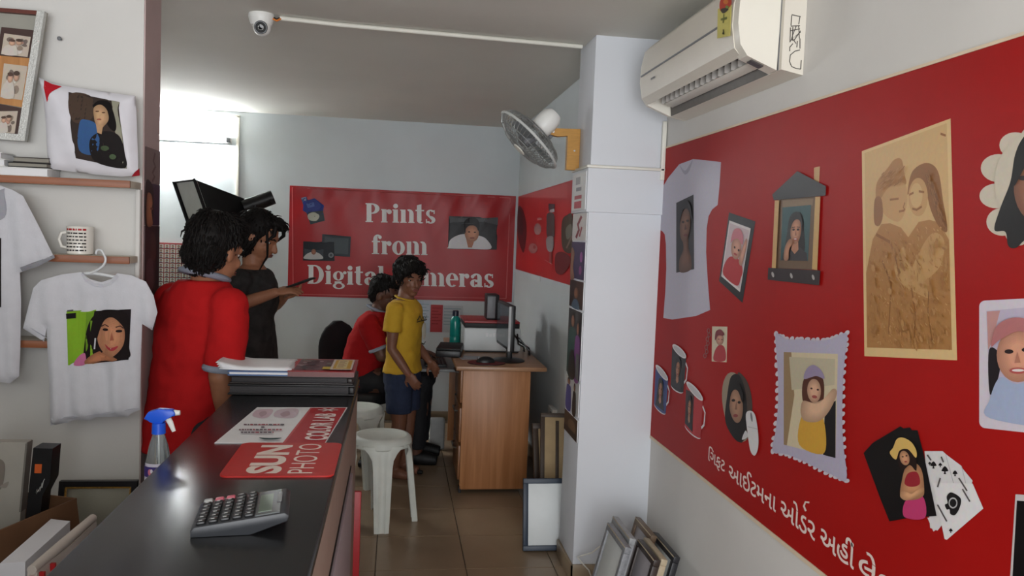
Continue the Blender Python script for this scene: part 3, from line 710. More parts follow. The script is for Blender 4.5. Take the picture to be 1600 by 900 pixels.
for k in range(4):
    b = MB(); rows = []
    for i in range(15):
        u = i/14; xx = -.565+.235*u-.004*k; lift = .016*max(0, .35-u)**1.3*(k*.6+.4)
        rows.append(b.ring([(xx, 2.735+.22*j/6+.003*k, ZS+.0165+.0015*k+lift*2+.002*math.sin(j)) for j in range(7)]))
    b.skin(rows, False, False)
    bb = b.build('sheet', m_paper, T, 180)
    mo = bb.modifiers.new('thickness', 'SOLIDIFY'); mo.thickness = .0008
# magazine
T = thing('magazine', 'red-bordered magazine with a yellow label lying on the album stack', 'magazine', (-.23, 2.86, ZS))
mx0, mx1, my0, my1, mz = -.345, -.125, 2.715, 2.985, ZS+.018
MB().lohi((mx0+.002, my0+.002, ZS+.0005), (mx1-.002, my1-.002, mz-.001)).build('pages', pm('tinted page edges', (122, 88, 88), .7, .1, 60, stretch=(1, 1, 30)), T)
MB().lohi((mx0, my0, mz-.001), (mx1, my1, mz), .0004, 1).build('cover', pm('red glossy cover', (170, 44, 50), .3, .03, 20), T)
def onmag(u, v, l): return Vector((mx0+(mx1-mx0)*u, my1-(my1-my0)*v, mz+l))
L = [((110, 78, 84), rect(.08, .05, .92, .9))]
for k in range(46):
    L.append((random.choice([(150, 110, 112), (70, 52, 60), (190, 170, 172), (96, 60, 70), (120, 124, 112), (60, 44, 50)]), spl([(random.uniform(.08, .8)+a, random.uniform(.08, .8)+b) for a, b in ((0, 0), (.08, .02), (.1, .06), (.02, .07))] if False else ellp(random.uniform(.14, .86), random.uniform(.1, .84), random.uniform(.02, .09), random.uniform(.02, .07), random.uniform(0, 90), 9), 1)))
L += [((206, 178, 60), rect(.5, .72, .72, .9)), ((214, 200, 190), rect(.62, .12, .95, .93)), ((206, 160, 50), rect(.655, .17, .92, .88)), ((220, 206, 150), rect(.7, .22, .86, .82))]
for k in range(6): L.append(((150, 80, 60), rect(.72, .27+k*.09, .84-.03*(k % 2), .3+k*.09)))
prints('cover_print', T, L, onmag)

# poster sheet on the counter
def onC(px, py, l): return atZ(px, py, CT+.0016+l)
T = thing('price_poster', 'white and red printed sheet lying on the black counter before the albums', 'poster', (-.29, 2.3, CT))
A_, B_, C_, D_ = [atZ(x, y, CT) for x, y in ((335, 693), (402, 637), (543, 637), (508, 694))]
MB().prism([Vector((p.x, p.y, CT+.0004)) for p in (A_, B_, C_, D_)], (0, 0, .0012)).build('sheet', m_paper, T)
L = [((178, 38, 46), [(444, 694), (488, 637), (541, 637), (506, 694)]), ((196, 84, 90), [(440, 694), (485, 637), (488, 637), (444, 694)])]
z1 = zoomf(330, 555, 6.6667)
L += [((216, 190, 200), spl(z1((430, 630), (480, 570), (640, 565), (600, 640), (520, 655)))), ((214, 194, 204), spl(z1((660, 640), (700, 570), (900, 560), (860, 650)))), ((190, 160, 170), spl(z1((500, 600), (560, 580), (580, 610), (520, 640)))), ((190, 160, 170), spl(z1((720, 610), (800, 580), (820, 620), (750, 640))))]
for y_, xa, xb in ((722, 340, 765), (748, 520, 560), (775, 290, 735), (803, 310, 650)):
    x = xa
    while x < xb:
        wd = random.uniform(14, 40); L.append((random.choice([(120, 90, 100), (170, 60, 80), (90, 80, 90)]), z1(*rect(x, y_-7, min(x+wd, xb), y_+7)))); x += wd+9
L.append(((40, 70, 72), spl(z1((500, 855), (600, 862), (735, 860), (660, 878), (540, 874)))))
prints('print', T, L, onC)
ink2 = pm('white poster ink', (226, 210, 206), .5, .02, 40)
text_mesh('lettering', 'COLOR LAB', (-.163, 2.13, CT+.0032), (0, 1, 0), (-1, 0, 0), .315, .062, ink2, T, .03)
L = []
for k in range(6):
    a = k*math.pi/3; c = (-.192, 2.495)
    L.append(((226, 210, 206), line([(c[0], c[1]), (c[0]+.03*math.cos(a), c[1]+.024*math.sin(a))], .008)))
prints('star_print', T, L, lambda u, v, l: Vector((u, v, CT+.0032+l*.1)))

# red mat
T = thing('counter_mat', 'red rubber counter mat with white SUN PHOTO lettering', 'mat', (-.25, 1.95, CT))
def rrect(x0, y0, x1, y1, r, z, n=6):
    o = []
    for cx, cy, a in ((x1-r, y1-r, 0), (x0+r, y1-r, 90), (x0+r, y0+r, 180), (x1-r, y0+r, 270)): o += [Vector((x, y, z)) for x, y in ellp(cx, cy, r, r, 0, n, a, a+90)]
    return o
MB().prism(rrect(-.372, 1.81, -.124, 2.098, .02, CT+.0004), (0, 0, .004)).build('base', pm('red rubber', (180, 40, 36), .45, .03, 30, .05, 80), T)
inkm = pm('cream mat ink', (222, 208, 198), .55, .03, 40)
text_mesh('lettering', 'SUN', (-.243, 1.828, CT+.0048), (0, 1, 0), (-1, 0, 0), .245, .078, inkm, T, .045)
text_mesh('lettering', 'PHOTO', (-.172, 1.828, CT+.0048), (0, 1, 0), (-1, 0, 0), .255, .056, inkm, T, -.004)

# desktop calculator
def calculator():
    T = thing('desk_calculator', 'dark desktop calculator with rows of keys on the counter', 'calculator', (-.345, 1.455, CT+.0005), R(6), local=True)
    # local: x keys -> display, y depth, z up (wedge)
    W, D = .165, .145; h0, h1 = .012, .038
    prof = [(0, 0), (W*.62, 0), (W, h1-.016), (W+.003, h1-.006), (W-.005, h1), (.006, h0+.006), (0, h0)]
    b = MB(); b.prism([Vector((x, 0, z)) for x, z in prof], (0, D, 0))
    bmesh.ops.bevel(b.bm, geom=list(b.bm.edges), offset=.0018, segments=2, profile=.5, affect='EDGES')
    b.build('case', pm('charcoal calculator plastic', (52, 54, 58), .38, .06, 40), T)
    sl = math.atan2(h1-h0-.006, W-.011)
    def top(x): return h0+.006+(x-.006)*math.tan(sl)
    rot = Matrix.Rotation(-sl, 3, 'Y')
    MB().box((W*.79, D*.5, top(W*.79)+.0005), (.044, D*.92, .003), rot, .001, 1).build('bezel', pm('bezel plastic', (92, 96, 98), .25, .04, 40), T)
    MB().box((W*.76, D*.46, top(W*.76)+.0026), (.024, D*.66, .0012), rot).build('display', pm('display glass', (110, 122, 112), .12, .03, 30), T)
    MB().box((W*.905, D*.6, top(W*.905)+.0026), (.009, D*.4, .0012), rot).build('solar_panel', pm('solar cell', (46, 40, 44), .2, .1, 60), T)
    kk = pm('black key', (22, 22, 24), .35, .1, 40); kp = pm('pink key', (196, 96, 112), .4, .04, 40); kw = pm('pale key', (176, 178, 178), .4, .04, 40)
    nx, ny = 5, 7
    for i in range(nx):
        for j in range(ny):
            x, y = .016+i*.0205, .014+j*.0195
            m = kk
            if j == ny-1 and i in (1, 2): m = kp
            if j == ny-1 and i == 0: m = kw
            kb = MB().box((x, y, top(x)+.003), (.0165, .0145, .007), rot, .003, 2).build('key', m, T)
            if m is kk: MB().box((x-.0005, y, top(x)+.0068), (.006, .0035, .0004), rot).build('key_mark', kw, kb)
calculator()

# spray bottle on the side ledge
def spray():
    cx, cy, zb = -.572, 2.085, .7656
    T = thing('spray_bottle', 'clear spray bottle with bright blue trigger head and violet label', 'bottle', (cx, cy, zb))
    prof = [(.001, 0), (.027, 0), (.031, .006), (.031, .09), (.03, .12), (.022, .165), (.0145, .19), (.0135, .2)]
    clear = pm('clear bottle plastic', (214, 222, 226), .08, .01, 20, trans=.85, ior=1.2)
    b = MB(); b.lathe([(r*1.0, z) for r, z in prof], (cx, cy, zb), 28); b.build('bottle_body', clear, T)
    MB().lathe([(.001, .004), (.0265, .004), (.0265, .045), (.001, .045)], (cx, cy, zb), 20).build('liquid', pm('blue cleaner', (60, 130, 180), .1, .02, 10, trans=.6, ior=1.3), T)
    b = MB(); rows = []
    for zz in (.03, .09, .125):
        r = .0318 if zz < .1 else .0302
        rows.append(b.ring([(cx+r*math.cos(q), cy+r*math.sin(q), zb+zz) for q in [R(180+a) for a in range(-10, 191, 10)]]))
    b.skin(rows, False, False); b.build('label', pm('white bottle label', (196, 190, 204), .5, .05, 60), T, 180)
    for z0_, z1_, nm, mt in ((.092, .118, 'label_band', pm('violet label band', (58, 44, 110), .45, .05, 40)), (.032, .046, 'label_band', pm('blue label band', (40, 120, 190), .45, .05, 40))):
        b = MB(); rows = [b.ring([(cx+.0324*math.cos(q), cy+.0324*math.sin(q), zb+zz) for q in [R(180+a) for a in range(0, 181, 10)]]) for zz in (z0_, z1_)]
        b.skin(rows, False, False); b.build(nm, mt, T, 180)
    prints('label_print', T, [((206, 120, 140), ellp(-.35, .105, .16, .008)), ((220, 214, 224), ellp(-.22, .108, .1, .005)), ((150, 130, 150), rect(-.7, .078, .1, .081)), ((150, 130, 150), rect(-.7, .07, .25, .073)), ((190, 90, 110), rect(-.7, .06, .0, .064)), ((150, 130, 150), rect(-.7, .052, .2, .055))],
           lambda u, v, l: Vector((cx+(.0328+l)*math.sin(u), cy-(.0328+l)*math.cos(u), zb+v)))
    MB().tube([(cx, cy, zb+.012), (cx+.002, cy, zb+.1), (cx, cy, zb+.2)], .002, 8).build('dip_tube', m_white, T)
    bl = pm('bright blue plastic', (28, 84, 206), .35, .03, 20)
    h = MB().cyl((cx, cy, zb+.195), (cx, cy, zb+.222), .0165, .0155, 20).build('collar', bl, T)
    b = MB()
    pr = [(-.034, .232), (-.024, .25), (.0, .258), (.032, .256), (.04, .25), (.04, .24), (.02, .236), (.012, .222), (-.012, .22), (-.016, .228)]
    b.prism([Vector((cx+x, cy-.011, zb+z)) for x, z in pr], (0, .022, 0)); bmesh.ops.bevel(b.bm, geom=list(b.bm.edges), offset=.003, segments=2, profile=.5, affect='EDGES')
    hd = b.build('trigger_head', bl, T)
    MB().cyl((cx+.036, cy, zb+.247), (cx+.05, cy, zb+.247), .0075, .006, 14).build('nozzle', m_white, hd)
    b = MB().tube([(cx+.018, cy, zb+.238), (cx+.027, cy, zb+.222), (cx+.036, cy, zb+.2)], [.005, .0045, .003], 8, flat=1.6); b.build('trigger', m_white, hd)
spray()

# ================================================================== stools
def stool():
    T = thing('plastic_stool', 'white round plastic stool standing in the aisle beside the counter', 'stool', (-.045, 4.13, 0), R(4), 'white plastic stools', local=True)
    m = pm('weathered white stool plastic', (204, 208, 200), .42, .05, 14, .04, 60)
    H = .45
    MB().lathe([(.001, H-.002), (.118, H-.003), (.126, H+.002), (.14, H), (.149, H-.008), (.153, H-.02), (.156, H-.045), (.152, H-.05), (.148, H-.02), (.001, H-.014)], seg=40).build('seat', m, T)
    for k in range(4):
        a = math.pi/2*k+math.pi/4*0
        b = MB(); rows = []
        for t in (0, .08, .16, .25, .4, .7, 1.0):
            z = (H-.03)*(1-t); rad = .149+.045*t
            wd = .052*(1-t)+.036*t+(.05*max(0, 1-t/.22)**2); wd = min(wd, .108)
            rows.append((z, rad, wd))
        def pt(z, rad, w, inn): return Matrix.Rotation(a, 3, 'Z') @ Vector((w, -math.sqrt(max(1e-6, rad*rad-min(w*w, .6*rad*rad)*.5))+inn, z))
        R1 = []
        for z, rad, wd in rows:
            fl_ = .012; dpt = .028 if z < H-.09 else .012
            cs = [pt(z, rad, -wd, dpt), pt(z, rad, -wd, 0), pt(z, rad+.003, -wd*.45, 0), pt(z, rad-.001, -wd*.3, 0), pt(z, rad-.001, wd*.3, 0), pt(z, rad+.003, wd*.45, 0), pt(z, rad, wd, 0), pt(z, rad, wd, dpt), pt(z, rad, wd-.006, dpt), pt(z, rad, wd-.006, .006), pt(z, rad, -wd+.006, .006), pt(z, rad, -wd+.006, dpt)]
            R1.append(b.ring(cs))
        b.skin(R1); b.build('leg', m, T)
    return T
st0 = stool()
dup(st0, (-.20, 4.80, 0), R(30), 'white round plastic stool further back, half hidden behind the albums')

# ================================================================== desk and what stands on it
m_dw = wood('orange brown desk laminate', (156, 102, 60), (180, 124, 80), .42, (26, 26, 1.6))
m_dwd = wood('desk edge laminate', (128, 84, 52), (150, 102, 66), .4, (2, 2, 40))
def desk():
    T = thing('computer_desk', 'orange brown laminate computer desk against the rear right wall', 'desk', (.62, 5.1, 0))
    MB().lohi((.352, 4.47, .728), (.868, 5.75, .752), .004).build('desktop', wood('desk top laminate', (146, 108, 78), (166, 124, 92), .35, (3, 30, 30)), T)
    MB().lohi((.40, 4.565, .02), (.792, 4.585, .728), .002).build('side_panel', m_dw, T)
    MB().lohi((.40, 5.68, .02), (.792, 5.70, .728), .002).build('side_panel', m_dw, T)
    MB().lohi((.775, 4.585, .25), (.79, 5.68, .70), .002).build('back_panel', m_dwd, T)
    MB().lohi((.395, 4.565, 0), (.41, 4.59, .04)).lohi((.78, 4.565, 0), (.79, 4.59, .04)).build('foot', m_dark, T)
    MB().lohi((.405, 4.585, .05), (.77, 4.98, .725), .002).build('drawer_case', m_dwd, T)
    for zz in (.52, .29, .07):
        d = MB().lohi((.388, 4.59, zz), (.405, 4.975, zz+.2), .003).build('drawer', m_dwd, T)
        MB().tube([(.388, 4.70, zz+.16), (.37, 4.71, zz+.16), (.37, 4.85, zz+.16), (.388, 4.86, zz+.16)], .005, 8).build('handle', m_chrome, d)
    MB().lohi((.17, 4.99, .63), (.60, 5.66, .648), .003).build('keyboard_tray', pm('grey tray board', (116, 118, 118), .45, .05, 20), T)
desk()
DZ = .7525
T = thing('flat_monitor', 'thin black flat monitor seen edge-on at the desk front corner', 'monitor', (.675, 4.72, DZ))
ry = Matrix.Rotation(R(3.5), 3, 'Z')
MB().box((.668, 4.80, .955), (.028, .42, .27), ry, .006).build('casing', m_black, T)
MB().box((.6525, 4.80, .958), (.003, .395, .235), ry).build('screen', pm('dark screen glass', (58, 66, 72), .12, .05, 10), T)
MB().box((.661, 4.588, .955), (.016, .005, .262), ry, .001, 1).build('bezel', m_chrome, T)
MB().lohi((.668, 4.70, DZ+.012), (.70, 4.76, .86), .006).build('stand', m_black, T)
MB().lathe([(.001, 0), (.098, 0), (.1, .004), (.09, .01), (.03, .016), (.001, .017)], (.675, 4.70, DZ+.0005), 32).build('base', m_black, T)
T = thing('printer', 'white boxy desktop printer standing behind the monitor', 'printer', (.62, 5.2, DZ))
MB().lohi((.435, 5.03, DZ+.008), (.80, 5.40, DZ+.155), .012, 3).build('body', pm('printer plastic', (196, 200, 200), .45, .03, 10), T)
MB().lohi((.45, 5.05, DZ), (.79, 5.38, DZ+.009)).build('foot', m_dark, T)
MB().lohi((.44, 5.036, DZ+.155), (.79, 5.39, DZ+.185), .004).build('paper_slot', m_dark, T)
MB().lohi((.437, 5.03, DZ+.185), (.79, 5.395, DZ+.198), .003).build('lid', pm('red lid', (150, 44, 48), .4, .04, 20), T)
prints('mark', T, [((226, 226, 226), rect(.575+.022*k, DZ+.10, .591+.022*k, DZ+.125-.006*(k % 2))) for k in range(4)], lambda u, v, l: Vector((u, 5.0292-l*.2, v)))
o = MB().lohi((.585, 5.12, DZ+.1985), (.665, 5.27, DZ+.36), .006).build('speaker_box', m_black)
T = thing('black_speaker', 'upright black speaker standing on the red printer lid', 'speaker', (.625, 5.2, DZ+.1985))
o.name = 'cabinet'; o.parent = T; o.matrix_parent_inverse = INV[T.name]
MB().lohi((.588, 5.115, DZ+.21), (.64, 5.121, DZ+.35), .004).build('grille', m_grey, T)
T = thing('water_bottle', 'teal plastic water bottle with dark cap on the desk', 'bottle', (.40, 5.3, DZ))
MB().lathe([(.001, 0), (.032, 0), (.035, .006), (.035, .06), (.033, .065), (.035, .07), (.035, .16), (.03, .185), (.018, .2), (.017, .206), (.001, .206)], (.40, 5.3, DZ+.0005), 28).build('bottle_body', pm('teal plastic', (20, 132, 122), .25, .06, 10, trans=.2), T)
MB().lathe([(.001, .2), (.021, .2), (.021, .232), (.017, .236), (.001, .236)], (.40, 5.3, DZ+.0005), 22).build('cap', pm('dark blue cap', (22, 28, 44), .4, .05, 20), T)
T = thing('mouse_pad', 'dark red oval mouse pad at the desk front edge', 'mouse pad', (.53, 4.62, DZ))
b = MB(); b.prism([Vector((.535+.11*math.cos(q)+0, 4.60+.09*math.sin(q), DZ+.0004)) for q in [2*math.pi*i/32 for i in range(32)]], (0, 0, .004)); b.build('rubber', m_dark, T)
b = MB(); b.prism([Vector((.535+.109*math.cos(q)+0, 4.60+.089*math.sin(q), DZ+.0044)) for q in [2*math.pi*i/32 for i in range(32)]], (0, 0, .001)); b.build('cloth', pm('dark red cloth', (110, 34, 38), .8, .06, 60), T)
T = thing('computer_mouse', 'black computer mouse resting on the dark red pad', 'mouse', (.535, 4.62, DZ+.0058))
b = MB(); b.ell((.53, 4.60, DZ+.006), (.055, .03, .034), None, 20, 12)
for v in b.bm.verts: v.co.z = max(v.co.z, DZ+.0058)
b.build('shell', m_black, T); MB().cyl((.49, 4.597, DZ+.03), (.49, 4.603, DZ+.03), .006).build('wheel', m_grey, T)
# black laptop-like tray and keyboard at the left of the desk
T = thing('black_scanner', 'flat black scanner overhanging the left edge of the desk', 'scanner', (.40, 5.0, DZ))
rt = Matrix.Rotation(R(-8), 3, 'Z')
MB().box((.345, 4.93, DZ+.022), (.15, .30, .042), rt, .008).build('body', m_black, T)
MB().box((.345, 4.93, DZ+.049), (.146, .29, .012), rt, .004).build('lid', m_dark, T)
T = thing('keyboard', 'black keyboard on the pull-out tray under the desk', 'keyboard', (.28, 5.3, .6485))
MB().lohi((.20, 5.06, .6485), (.34, 5.48, .664), .004).build('case', m_black, T)
for i in range(5):
    b = MB()
    for j in range(15): b.box((.215+i*.026, 5.078+j*.0275, .667), (.021, .023, .007), None, .002, 1)
    b.build('key_row', m_dark, T)
T = thing('desk_papers', 'small pale papers lying beside the mouse on the desk', 'papers', (.45, 4.8, DZ))
for x0_, y0_, a_ in ((.415, 4.70, .2), (.44, 4.78, -.15)): MB().box((x0_+.03, y0_+.05, DZ+.0012+(.002 if a_ > 0 else 0)), (.10, .07, .0015), (0, 0, a_)).build('sheet', pm('greyish paper', (170, 174, 180), .6, .04, 40), T)
for k, (xa, ya) in enumerate(((.80, 4.85), (.815, 4.95), (.79, 5.0))):
    pts = [(.70+.02*k, 4.80, .90), (.76, 4.84+.02*k, .87-.02*k), (xa+.02, ya-.03, .80), (xa+.03, ya+.0, .768), (xa+.04, ya+.1, .760)]
    cp = []
    for i in range(len(pts)-1):
        for t in range(4): cp.append(Vector(pts[i]).lerp(Vector(pts[i+1]), t/4))
    tag(MB().tube(cp+[pts[-1]], .005, 8).build('monitor_cable', m_black), ('black cable nearest the camera behind the monitor', 'black cable bulging furthest right behind the monitor', 'black cable furthest back behind the monitor')[k], 'cable', 'cables behind the monitor')
T = thing('computer_tower', 'black computer tower on the floor under the desk', 'computer', (.55, 5.3, 0))
MB().lohi((.43, 5.05, .012), (.62, 5.45, .42), .006).build('case', m_black, T); MB().lohi((.424, 5.06, .02), (.431, 5.44, .41), .003).build('front_panel', m_dark, T)
MB().cyl((.422, 5.12, .36), (.4245, 5.12, .36), .012).build('button', m_grey, T); MB().lohi((.45, 5.07, 0), (.6, 5.43, .013)).build('foot', m_dark, T)
tag(MB().lohi((.26, 5.5, 0), (.37, 5.56, .22), .02, 3).build('white_bag', pm('grey white bag', (150, 150, 148), .6, .06, 20, .4, 12)), 'small pale bag on the floor under the desk', 'bag')
# socket box with cable on the wall beside the desk
T = thing('wall_socket', 'small white socket box on the wall right of the desk', 'socket', (RX, 4.6, .44))
MB().lohi((RX-.03, 4.52, .42), (RX-.0005, 4.66, .50), .004).build('box', m_white, T); MB().lohi((RX-.032, 4.55, .44), (RX-.029, 4.58, .48)).build('switch', m_grey, T)

# notices on the back wall above the desk
for px0, py0, px1, py1, c, lb in ((673, 476, 691, 519, (168, 50, 54), 'narrow red notice taped on the back wall below the banner'), (652, 470, 672, 520, (186, 196, 206), 'pale blue sheet on the back wall left of the red notice'), (692, 477, 722, 520, (176, 182, 186), 'pale grey sheet on the back wall right of the red notice')):
    a, b_ = atY(px0, py0, BY), atY(px1, py1, BY)
    T = thing('wall_notice', lb, 'notice', ((a.x+b_.x)/2, BY, b_.z), group='notices under the banner')
    MB().lohi((a.x, BY-.003, b_.z), (b_.x, BY-.0005, a.z)).build('sheet', pm('notice %d' % px0, c, .6, .04, 20), T)
    L = [((c[0]-30, c[1]-20, c[2]-20), rect(a.x+.01, a.z-.03-.025*k, b_.x-.015-.02*(k % 2), a.z-.022-.025*k)) for k in range(6)]
    prints('print', T, L, lambda u, v, l: Vector((u, BY-.0032-l, v)))

# ================================================================== office chair
def chair():
    T = thing('office_chair', 'black office chair behind the seated person in red', 'chair', (-.16, 5.33, 0), R(-38), local=True)
    m = pm('black chair fabric', (18, 18, 20), .8, .1, 60, .3, 200)
    MB().box((.02, 0, .43), (.42, .44, .07), None, .03, 4).build('seat', m, T)
    b = MB(); rows = []
    for i in range(11):
        t = i/10; z = .50+.38*t; w_ = .2*(1-.12*t**2)*math.sqrt(max(.02, 1-(max(0, t-.55)/.46)**2)); d_ = .035*(1-.4*t*t)
        rows.append(b.ring([(-.235-.04*t+d_*math.cos(q), w_*math.copysign(abs(math.sin(q))**.7, math.sin(q)), z) for q in [2*math.pi*k/20 for k in range(20)]]))
    b.skin(rows); b.build('backrest', m, T, 60)
    MB().tube([(-.05, 0, .39), (-.2, 0, .385), (-.265, 0, .42), (-.275, 0, .55)], .014, 10, flat=2).build('back_bar', m_black, T)
    MB().cyl((0, 0, .1), (0, 0, .395), .025).build('gas_column', m_black, T)
    for k in range(5):
        a = 2*math.pi*k/5+.3
        l = MB().tube([(0, 0, .1), (.26*math.cos(a), .26*math.sin(a), .065)], [.022, .014], 8).build('base_arm', m_black, T)
        MB().cyl((.26*math.cos(a)-.015, .26*math.sin(a), .026), (.26*math.cos(a)+.015, .26*math.sin(a), .026), .025, None, 16).build('caster', m_dark, l)
chair()

# ================================================================== boards leaning behind the pillar
def leaning_board(name, label, loc, w_, h, tilt, frame_m, inner_m, fw, cat='frame', rz=0, group=None):
    """stands on the floor, faces -y, top leans to +y"""
    T = thing(name, label, cat, loc, rz, group, local=True)
    rt = Matrix.Rotation(-tilt, 3, 'X')
    def part(nm, lo, hi, mt, bev=.002):
        b = MB(); b.lohi(lo, hi, bev)
        bmesh.ops.transform(b.bm, matrix=rt.to_4x4(), verts=b.bm.verts)
        return b.build(nm, mt, T)
    part('frame_rail', (-w_/2, -.012, 0), (w_/2, .012, fw), frame_m); part('frame_rail', (-w_/2, -.012, h-fw), (w_/2, .012, h), frame_m)
    part('frame_stile', (-w_/2, -.012, fw), (-w_/2+fw, .012, h-fw), frame_m); part('frame_stile', (w_/2-fw, -.012, fw), (w_/2, .012, h-fw), frame_m)
    part('panel', (-w_/2+fw, -.005, fw), (w_/2-fw, .009, h-fw), inner_m, .001)
    return T, part
m_navy = pm('navy painted frame', (38, 50, 66), .45, .08, 20)
leaning_board('framed_board', 'white board in a chipped navy frame leaning behind the pillar', (.785, 3.685, .004), .30, .335, R(12), m_navy, pm('white board face', (210, 214, 214), .4, .02, 20), .024, 'frame')
m_cb = pm('cardboard backing', (172, 148, 112), .8, .06, 20)
m_dbw = pm('dark brown moulding', (66, 52, 42), .5, .1, 20)
T, part = leaning_board('framed_canvas', 'tall brown-edged picture frame with cardboard back leaning behind the navy board', (.845, 3.93, .004), .17, .60, R(22), m_dbw, m_cb, .022, 'frame', R(-6))
part('strut', (-.006, -.009, .03), (.012, -.004, .56), m_dbw)
leaning_board('framed_canvas', 'second brown-edged frame behind the cardboard-backed one', (.85, 4.12, .004), .16, .50, R(18), m_dbw, m_cb, .03, 'frame', R(4))

# frames leaning against the right wall at the pillar's foot
fm = [pm('silver grey moulding', (122, 124, 128), .4, .2, 90, .3, 120), pm('pale grey moulding', (150, 152, 154), .45, .1, 60), pm('dark wood moulding', (52, 42, 38), .4, .15, 40), pm('beige moulding', (176, 160, 134), .5, .08, 40), pm('black speckled moulding', (38, 38, 42), .4, .3, 120), pm('brown moulding', (104, 84, 66), .45, .1, 40)]
pic = pm('pale picture paper', (196, 200, 198), .5, .03, 16)
pic2 = pm('grey picture paper', (160, 156, 160), .4, .06, 14)
data = [(.86, 2.84, .25, .405, 0, pic, 'silver grey picture frame in front of the frame pile by the pillar'),
        (.905, 2.93, .24, .40, 1, pic2, 'pale grey picture frame right behind the silver grey one'),
        (.945, 2.745, .20, .385, 2, pic2, 'dark wooden picture frame with a small flower picture in the frame pile'),
        (.985, 2.79, .21, .37, 3, pic, 'beige-edged picture frame between the dark wooden and black ones'),
        (1.025, 3.03, .21, .365, 5, pic2, 'brown picture frame at the back of the pile nearest the pillar'),
        (1.062, 2.89, .25, .345, 4, pic, 'black speckled picture frame flat against the right wall')]
for xt, yc, wl, h, mi, pp, lb in data:
    tl = R(14)
    T, part = leaning_board('framed_picture', lb, (xt-h*math.sin(tl)-.01, yc, .004), wl, h, tl, fm[mi], pp, .024, 'frame', R(-90), 'picture frames leaning by the pillar')
    part('edge_strip', (-wl/2+.004, -.0135, h-.006), (wl/2-.004, -.0118, h-.002), fm[3])
    if mi == 2:
        part('flower_print', (-.02, -.0062, .25), (.0, -.005, .27), pm('yellow flower ink', (200, 164, 40), .6, .2, 90), .0005); part('flower_print', (-.05, -.0062, .2), (-.038, -.005, .21), pm('pink flower ink', (200, 110, 120), .6, .2, 90), .0005)
o = MB(); zz8 = zoomf(880, 740, 5.627)
pts = [atY(*zz8(p)[0], 3.30) for p in ((330, 645), (250, 690), (160, 715), (128, 740), (170, 790), (220, 840), (245, 900), (240, 960))]
o.tube([Vector((p.x, 3.31-.02*abs(math.sin(i)), p.z)) for i, p in enumerate(pts)], .003, 8)
tag(o.build('white_cable', m_offw), 'thin white cable hanging at the foot of the pillar', 'cable')

